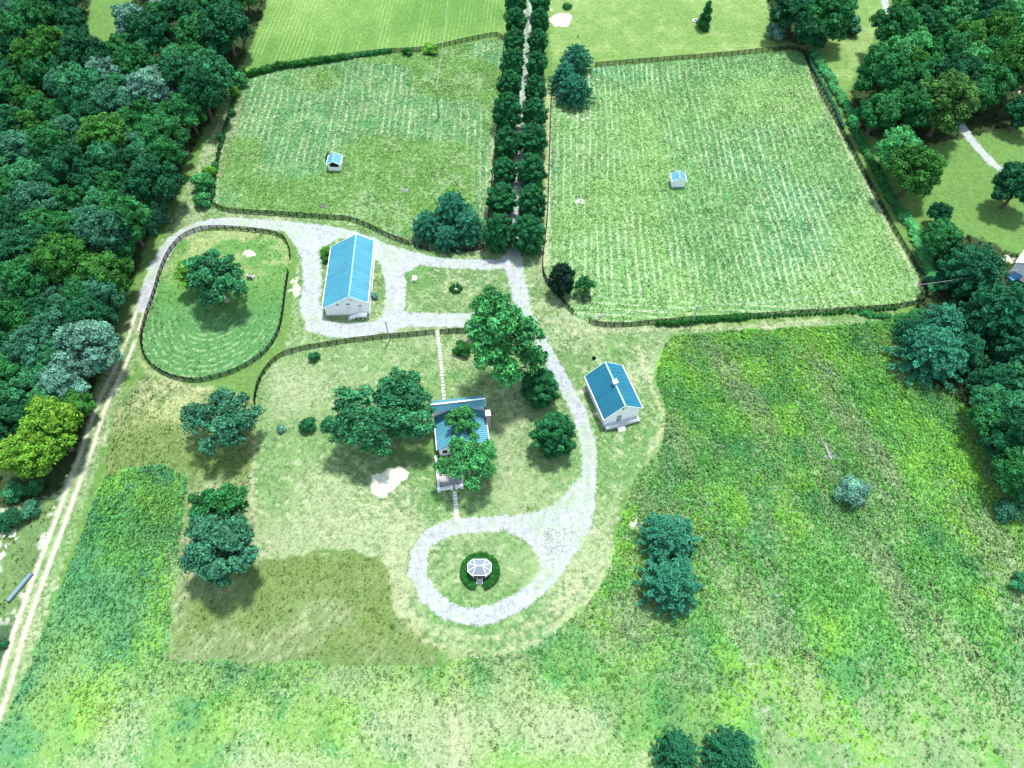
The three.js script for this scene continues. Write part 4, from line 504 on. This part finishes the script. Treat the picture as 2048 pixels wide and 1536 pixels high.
{ // gazebo in its hedge ring
  const P = at(960, 1144), t = thing('gazebo', 'stretched octagonal gazebo with pale grey roof inside the hedge ring', 'gazebo', P), a = 2.0, b = 1.42, h = 2.45, c = 0.72, H = 3.25;
  const ring = [[-a, -b + c], [-a, b - c], [-a + c * 1.15, b], [a - c * 1.15, b], [a, b - c], [a, -b + c], [a - c * 1.15, -b], [-a + c * 1.15, -b]], R0 = V(-0.55, H, 0), R1 = V(0.55, H, 0), GR = M(0.165, 0.195, 0.24, 0.95);
  const roof = part('roof', flat(ring.flatMap(([x, z], i) => { const [u, w] = ring[(i + 1) % 8], A = V(x, h, z), B = V(u, h, w), top = (x + u) / 2 < -0.1 ? R0 : (x + u) / 2 > 0.1 ? R1 : null; return top ? [A, B, top] : z > 0 ? [A, B, R1, A, R1, R0] : [A, B, R0, A, R0, R1]; })), GR, t);
  ring.forEach(([x, z], i) => { const [u, w] = ring[(i + 1) % 8]; part('hip_cap', bar(V(x, h + 0.03, z), x < 0 ? R0 : R1, 0.09, 0.05), M(0.68, 0.72, 0.76), roof); part('fascia', bar(V(x, h - 0.06, z), V(u, h - 0.06, w), 0.06, 0.16), TRIM, roof); part('post', box(0.12, h - 0.1, 0.12, x * 0.86, (h - 0.1) / 2, z * 0.86), TRIM, t); if (!(z > 1.2 && w > 1.2)) part('railing', bar(V(x * 0.86, 0.95, z * 0.86), V(u * 0.86, 0.95, w * 0.86), 0.08, 0.5), TRIM, t); });
  part('ridge_cap', bar(R0, R1, 0.14, 0.08), TRIM, roof); part('floor', slab(ring.map(([x, z]) => V(x * 0.9, 0.3, z * 0.9)), 0.28), M(0.09, 0.06, 0.06), t);
  for (let i = 0; i < 3; i++) part('stair_step', box(0.75, 0.1, 0.3, 0, 0.22 - i * 0.08, b * 0.9 + 0.15 + i * 0.3), M(0.5, 0.47, 0.5), t);
  for (const s of [-1, 1]) part('stair_rail', bar(V(s * 0.45, 0.95, b * 0.86), V(s * 0.45, 0.6, b + 0.9), 0.07, 0.07), TRIM, t);
  const L = [], r = rng(404); for (let i = 0; i < 46; i++) { const q = 1.95 + i / 45 * (6.283 - 0.76); for (const k of [2.3, 2.95]) L.push({ c: V(Math.cos(q) * k * (0.98 + 0.06 * r()), 0.42, Math.sin(q) * k * (0.97 + 0.06 * r())), r: 0.46 + 0.1 * r(), sy: 1 }); }
  const g = thing('ring_hedge', 'clipped dark hedge ring round the gazebo with a gap at its steps', 'hedge', P); part('foliage', lobesCrown(405, { lobes: L, count: 9000, size: 0.075, core: 0.85, spread: 1.1, shell: 0.15 }), LM.hedge, g);
}
{ // flag pole and its ring of shrubs
  const P = at(912, 579), t = thing('flag_pole', 'thin white flag pole standing in a ring of small shrubs', 'flag pole', P); part('pole', new THREE.CylinderGeometry(0.035, 0.06, 3.6, 8).translate(0, 1.8, 0), TRIM, t); part('finial', new THREE.SphereGeometry(0.09, 10, 8).translate(0, 3.66, 0), TRIM, t); part('footing', new THREE.CylinderGeometry(0.3, 0.35, 0.2, 12).translate(0, 0.1, 0), M(0.5, 0.5, 0.48), t);
  for (let i = 0; i < 6; i++) { const a = 0.9 + i * 1.047, o = thing('round_shrub', 'small clipped shrub in the ring round the flag pole', 'shrub', V(P.x + Math.cos(a) * 0.95, 0, P.z + Math.sin(a) * 0.95), i, 'shrubs round the flag pole'); o.scale.setScalar(0.62); part('trunk', PROTO.shrub0.trunk, BARK, o); part('crown', PROTO['shrub' + i % 3].crown, i % 3 ? LM.hedge : LM.mid, o); }
}
// ------------------------------------------------------------------ poles and wires
const WOOD = M(0.17, 0.15, 0.13, 0.9), GREYWOOD = M(0.36, 0.36, 0.37, 0.85), WIRE = M(0.42, 0.44, 0.46, 0.6);
function pole(label, px, py, h, mat, rad = 0.15) { const t = thing('utility_pole', label, 'utility pole', at(px, py)); part('pole', new THREE.CylinderGeometry(rad * 0.7, rad, h, 9).translate(0, h / 2, 0), mat, t); part('crossarm', box(0.9, 0.1, 0.1, 0, h - 0.35, 0), mat, t); for (const s of [-0.38, 0.38]) part('insulator', new THREE.CylinderGeometry(0.05, 0.06, 0.16, 8).translate(s, h - 0.22, 0), TRIM, t); part('pole_cap', new THREE.ConeGeometry(rad * 0.75, 0.12, 9).translate(0, h + 0.06, 0), mat, t); return t.position.clone().setY(h - 0.15); }
const pa = pole('dark wooden pole standing alone in the left pasture', 878, 235, 8.5, WOOD, 0.17), pb = pole('leaning grey pole at the yard fence left of the path', 780, 682, 6.6, GREYWOOD), pc = pole('grey pole on the vine covered fence of the right pasture', 1384, 648, 6.2, GREYWOOD), pd = pole('grey pole among the dark pines at the right', 1992, 585, 7.4, GREYWOOD), pe = at(900, -40, 8.5);
function wire(label, a, b, sag) { const t = thing('power_line', label, 'cable', a.clone()), P = []; for (let i = 0; i <= 24; i++) { const f = i / 24, p = a.clone().lerp(b, f); p.y -= sag * 4 * f * (1 - f); P.push(p.sub(a)); } part('cable', new THREE.TubeGeometry(new THREE.CatmullRomCurve3(P), 40, 0.028, 5), WIRE, t); }
wire('thin cable from the yard fence pole across the drive to the vine fence pole', pb, pc, 1.6); wire('thin cable from the vine fence pole to the pine pole', pc, pd, 1.6); wire('thin cable from the pasture pole to the far field', pa, pe, 1.2);
// ------------------------------------------------------------------ small things
function stones(label, px, py, n, spread, size, mat, name = 'rock_pile', cat = 'rocks') { const t = thing(name, label, cat, at(px, py)), r = rng(px * 7 + py); for (let i = 0; i < n; i++) { const g = new THREE.DodecahedronGeometry(size * (0.5 + 0.8 * r()), 0).scale(1.2, 0.6, 0.9).rotateY(r() * 6), a = r() * 6.28, k = spread * Math.sqrt(r()); part('stone', g, mat, t).position.set(Math.cos(a) * k * 1.4, size * 0.3, Math.sin(a) * k * 0.7); } }
const ROCK = M(0.24, 0.24, 0.26, 0.95), PALE = M(0.6, 0.57, 0.52, 0.95), CHAR = M(0.10, 0.10, 0.11, 0.95);
stones('grey rock heap in the lower left pasture, right of the dark heap', 805, 381, 26, 1.0, 0.22, ROCK); stones('dark ash coloured heap near the lower left pasture fence', 646, 412, 24, 0.9, 0.2, CHAR); stones('pale rocks in the right pasture close to the avenue', 1158, 403, 10, 0.9, 0.32, PALE); stones('scattered pale stones on the lawn below the grove', 2035, 186, 5, 1.2, 0.3, PALE); stones('pale stone row beside the silvery meadow shrub', 1658, 915, 14, 0.7, 0.28, ROCK);
{ const D = at(1655, 905), t = thing('fallen_log', 'grey rotten log lying above the silvery meadow shrub', 'log', D, 0.12); part('trunk', new THREE.CylinderGeometry(0.22, 0.3, 3.4, 9).rotateX(Math.PI / 2).translate(0, 0.22, 0), M(0.22, 0.22, 0.22, 0.95), t); part('branch', bar(V(0.1, 0.3, 0.4), V(0.7, 0.6, 1.2), 0.12, 0.12), M(0.2, 0.2, 0.2, 0.95), t);
  const u = thing('culvert_pipe', 'blue grey corrugated pipe lying left of the lane', 'pipe', at(42, 1175), -0.42), pr = []; for (let i = 0; i <= 46; i++) pr.push(new THREE.Vector2(0.34 + 0.03 * (i % 2), -2.6 + 5.2 * i / 46)); part('tube', new THREE.LatheGeometry(pr, 18).rotateX(Math.PI / 2).translate(0, 0.36, 0), M(0.13, 0.20, 0.25, 0.7, { side: THREE.DoubleSide }), u); for (const z of [-2.6, 2.6]) part('pipe_rim', new THREE.TorusGeometry(0.37, 0.04, 6, 18).translate(0, 0.36, z), M(0.08, 0.13, 0.15), u); }
{ const t = thing('garden_bench', 'grey bench with white side frames beside the paddock tree', 'bench', at(502, 556), 0.12), G = M(0.26, 0.25, 0.30, 0.8); for (let i = 0; i < 5; i++) part('slat', box(0.14, 0.05, 1.5, -0.32 + i * 0.16, 0.48, 0), G, t); part('backrest', box(0.06, 0.5, 1.5, -0.45, 0.8, 0), G, t); for (const s of [-0.78, 0.78]) { part('side_frame', mergeGeometries([box(1.0, 0.08, 0.09, 0, 0.7, s), box(0.09, 0.7, 0.09, -0.45, 0.35, s), box(0.09, 0.7, 0.09, 0.45, 0.35, s)]), TRIM, t); } t.rotation.y += Math.PI / 2 - 0.3;
  const u = thing('white_rail', 'white wooden rail lying left of the grey bench in the paddock', 'rail', at(485, 552), -0.2); part('beam', box(0.14, 0.14, 1.7, 0, 0.5, 0), TRIM, u); for (const s of [-0.7, 0.7]) part('leg', box(0.1, 0.5, 0.1, 0, 0.25, s), TRIM, u); }
{ const t = thing('white_crate', 'white box standing on the courtyard grass island', 'box', at(830, 560)); part('body', box(0.85, 0.8, 1.1, 0, 0.4, 0), WHITE, t); part('lid', box(0.95, 0.09, 1.2, 0, 0.845, 0), TRIM, t);
  const u = thing('white_hive', 'small white box at the left of the path shrub', 'box', at(907, 700)); part('body', box(0.42, 0.6, 0.42, 0, 0.3, 0), WHITE, u); part('lid', box(0.5, 0.07, 0.5, 0, 0.635, 0), TRIM, u);
  const w = thing('well_cover', 'round blue green cover on the bare sandy patch', 'cover', at(774, 965)); part('ring', new THREE.CylinderGeometry(0.3, 0.34, 0.24, 18).translate(0, 0.12, 0), M(0.3, 0.45, 0.46), w); part('lid', new THREE.CylinderGeometry(0.26, 0.26, 0.06, 18).translate(0, 0.27, 0), M(0.25, 0.42, 0.44), w);
  const f = thing('fire_ring', 'white rimmed fire ring left of the narrow upright tree', 'fire ring', at(1390, 42)); part('rim', new THREE.TorusGeometry(0.75, 0.16, 8, 22).rotateX(Math.PI / 2).translate(0, 0.18, 0), M(0.72, 0.72, 0.72), f); part('ash_bed', new THREE.CylinderGeometry(0.66, 0.66, 0.1, 20).translate(0, 0.07, 0), CHAR, f);
  const g = thing('tree_guard', 'dark wooden guard frame round the young pasture tree', 'tree guard', at(1172, 601), 0.15); for (const x of [-0.85, 0.85]) for (const z of [-0.7, 0.7]) part('post', box(0.12, 1.2, 0.12, x, 0.6, z), FM, g); for (const y of [0.45, 0.95]) { for (const z of [-0.7, 0.7]) part('rail', box(1.7, 0.13, 0.05, 0, y, z), FM, g); for (const x of [-0.85, 0.85]) part('rail', box(0.05, 0.13, 1.4, x, y, 0), FM, g); }
  const p = thing('dark_post', 'short dark post standing on the far right field', 'post', at(1156, 74)); part('shaft', new THREE.CylinderGeometry(0.16, 0.2, 0.8, 8).translate(0, 0.4, 0), CHAR, p); part('cap', new THREE.CylinderGeometry(0.2, 0.2, 0.08, 8).translate(0, 0.84, 0), CHAR, p);
  const gt = thing('field_gate', 'grey metal gate standing open at the right pasture entrance', 'gate', at(1199, 636), 0.65); for (let i = 0; i < 5; i++) part('bar', box(2.6, 0.05, 0.05, 0, 0.3 + i * 0.22, 0), GREYWOOD, gt); for (const x of [-1.3, 0, 1.3]) part('upright', box(0.06, 1.1, 0.06, x, 0.65, 0), GREYWOOD, gt); }
// stepping stones
function stonePath(label, pts, gap, w, d) { const P = dense(pts, gap), t = thing('stepping_stone_path', label, 'path', P[0]), g = [0, 1, 2].map((i) => box(w * (0.9 + 0.1 * i), 0.07, d * (1.05 - 0.06 * i))), r = rng(pts[0][0]), mats = [M(0.60, 0.60, 0.56), M(0.50, 0.51, 0.49), M(0.66, 0.65, 0.6)]; P.forEach((p, i) => { const m = part('stone', g[i % 3], mats[Math.floor(r() * 3)], t); m.position.set(p.x - P[0].x + (r() - 0.5) * 0.06, 0.045, p.z - P[0].z); m.rotation.y = (r() - 0.5) * 0.25; }); }
stonePath('line of pale stepping stones from the fence gap to the house', [[875, 664], [878, 690], [881, 715], [884, 745], [886, 775], [888, 797]], 0.8, 0.62, 0.5); stonePath('short line of grey slabs from the deck to the driveway loop', [[910, 985], [911, 1005], [913, 1022], [914, 1041]], 0.62, 0.8, 0.5);

// ------------------------------------------------------------------ grass and weeds: uncountable, one object for each cover
function clump(seed, blades, h, w) { const r = rng(seed), p = []; for (let i = 0; i < blades; i++) { const a = i / blades * 6.283 + r() * 0.8, b = a + 1.57, k = w * (0.3 + 0.7 * r()), t = h * (0.6 + 0.5 * r()), x = Math.cos(a) * 0.06 * w, z = Math.sin(a) * 0.06 * w, q = w * 0.22, mx = Math.cos(a) * k * 0.6, mz = Math.sin(a) * k * 0.6; p.push(x, 0, z, mx + Math.cos(b) * q, t * 0.75, mz + Math.sin(b) * q, mx - Math.cos(b) * q, t * 0.75, mz - Math.sin(b) * q, mx + Math.cos(b) * q, t * 0.75, mz + Math.sin(b) * q, Math.cos(a) * k, t, Math.sin(a) * k, mx - Math.cos(b) * q, t * 0.75, mz - Math.sin(b) * q); } const g = new THREE.BufferGeometry(); g.setAttribute('position', new THREE.Float32BufferAttribute(p, 3)); g.computeVertexNormals(); return g; }
const coverMat = new THREE.MeshPhysicalMaterial({ color: 0xffffff, roughness: 0.9, specularIntensity: 0.2 });
function cover(name, label, m, count, geo, [s0, s1], tint, [k0, k1], seed, avoid = true, patch = 0) {
  const r = rng(seed), at4 = [], u = new THREE.Matrix4(), q = new THREE.Quaternion(), e = new THREE.Euler(), cols = [], C = new THREE.Color();
  let guard = 0;
  while (at4.length < count && guard++ < count * 12) {
    const d = 10 + 220 * Math.sqrt(r()), z = -d, half = Math.min(166, (d * CT + EYE * ST) * 0.76), x = (r() * 2 - 1) * half;
    if (smp(m, x, z) < 0.5 || (avoid && (smp(RM.gravel, x, z) > 0.3 || smp(RM.lane, x, z) > 0.2 || smp(RM.bare, x, z) > 0.35 || smp(RM.pale, x, z) > 0.42))) continue;
    if (patch && noise(x * 0.14 + 60, z * 0.14) < patch) continue;
    const s = lerp(s0, s1, r() * r()) * (0.75 + 0.5 * noise(x * 0.3, z * 0.3)); e.set((r() - 0.5) * 0.4, r() * 6.283, (r() - 0.5) * 0.4); q.setFromEuler(e);
    at4.push(u.compose(V(x, -0.01, z), q, V(s, s * (0.7 + 0.6 * r()), s)).clone()); const L = landAt(x, z), k = lerp(k0, k1, r()), h = (r() - 0.5) * 0.22; cols.push(C.setRGB(L[0] * k * tint[0] * (1 + h), L[1] * k * tint[1], L[2] * k * tint[2] * (1 - h)).clone());
  }
  const mesh = new THREE.InstancedMesh(geo, coverMat, at4.length); at4.forEach((a, i) => { mesh.setMatrixAt(i, a); mesh.setColorAt(i, cols[i]); }); mesh.name = name; mesh.castShadow = mesh.receiveShadow = true; scene.add(mesh); tag(mesh, label, 'grass', null, 'stuff');
}
cover('meadow_weeds', 'tall bright green weeds covering the unmown meadow', RM.weed, 150000, clump(1, 6, 0.5, 0.34), [0.5, 1.5], [1, 1.04, 1.02], [0.85, 1.9], 501);
cover('tall_weeds', 'taller dark weed clumps scattered through the meadow', RM.weed, 7000, clump(11, 9, 0.42, 0.34), [1.0, 2.0], [0.92, 1.0, 0.95], [0.85, 1.6], 509, true, 0.56);
cover('dry_grass', 'tall brownish grass covering the rough strip left of the lawn', RM.brown, 36000, clump(2, 6, 0.42, 0.3), [0.4, 1.2], [1.02, 1.05, 0.97], [0.8, 1.9], 502);
cover('hay_stubble', 'cut stubble and hay wisps on the right pasture', RM.hayr, 70000, clump(3, 5, 0.2, 0.26), [0.6, 1.4], [1, 1, 1], [0.75, 1.4], 503);
cover('hay_stubble_left', 'cut stubble and hay wisps on the left pasture', RM.hayl, 45000, clump(4, 5, 0.2, 0.26), [0.6, 1.4], [1, 1, 1], [0.75, 1.4], 504);
cover('lawn_tufts', 'short uneven grass tufts over the dry yard', RM.yard, 55000, clump(5, 5, 0.12, 0.2), [0.6, 1.3], [1, 1, 1], [0.75, 1.4], 505);
cover('paddock_tufts', 'grass tufts inside the oval paddock', RM.oval, 9000, clump(6, 5, 0.25, 0.26), [0.6, 1.4], [1, 1, 1], [0.7, 1.4], 506);
cover('scrub_weeds', 'pale flowering weeds left of the lane', RM.scrub, 9000, clump(7, 6, 0.5, 0.34), [0.6, 1.5], [1, 1, 1], [0.75, 1.5], 507);
cover('undergrowth', 'dark undergrowth on the floor of the woods', RM.wood, 9000, clump(8, 6, 0.7, 0.5), [0.8, 2.0], [1, 1.2, 1], [0.9, 1.6], 508);

for (const o of scene.children) o.traverse((c) => { if (c.isMesh) c.castShadow = c.receiveShadow = true; });
renderer.render(scene, camera);
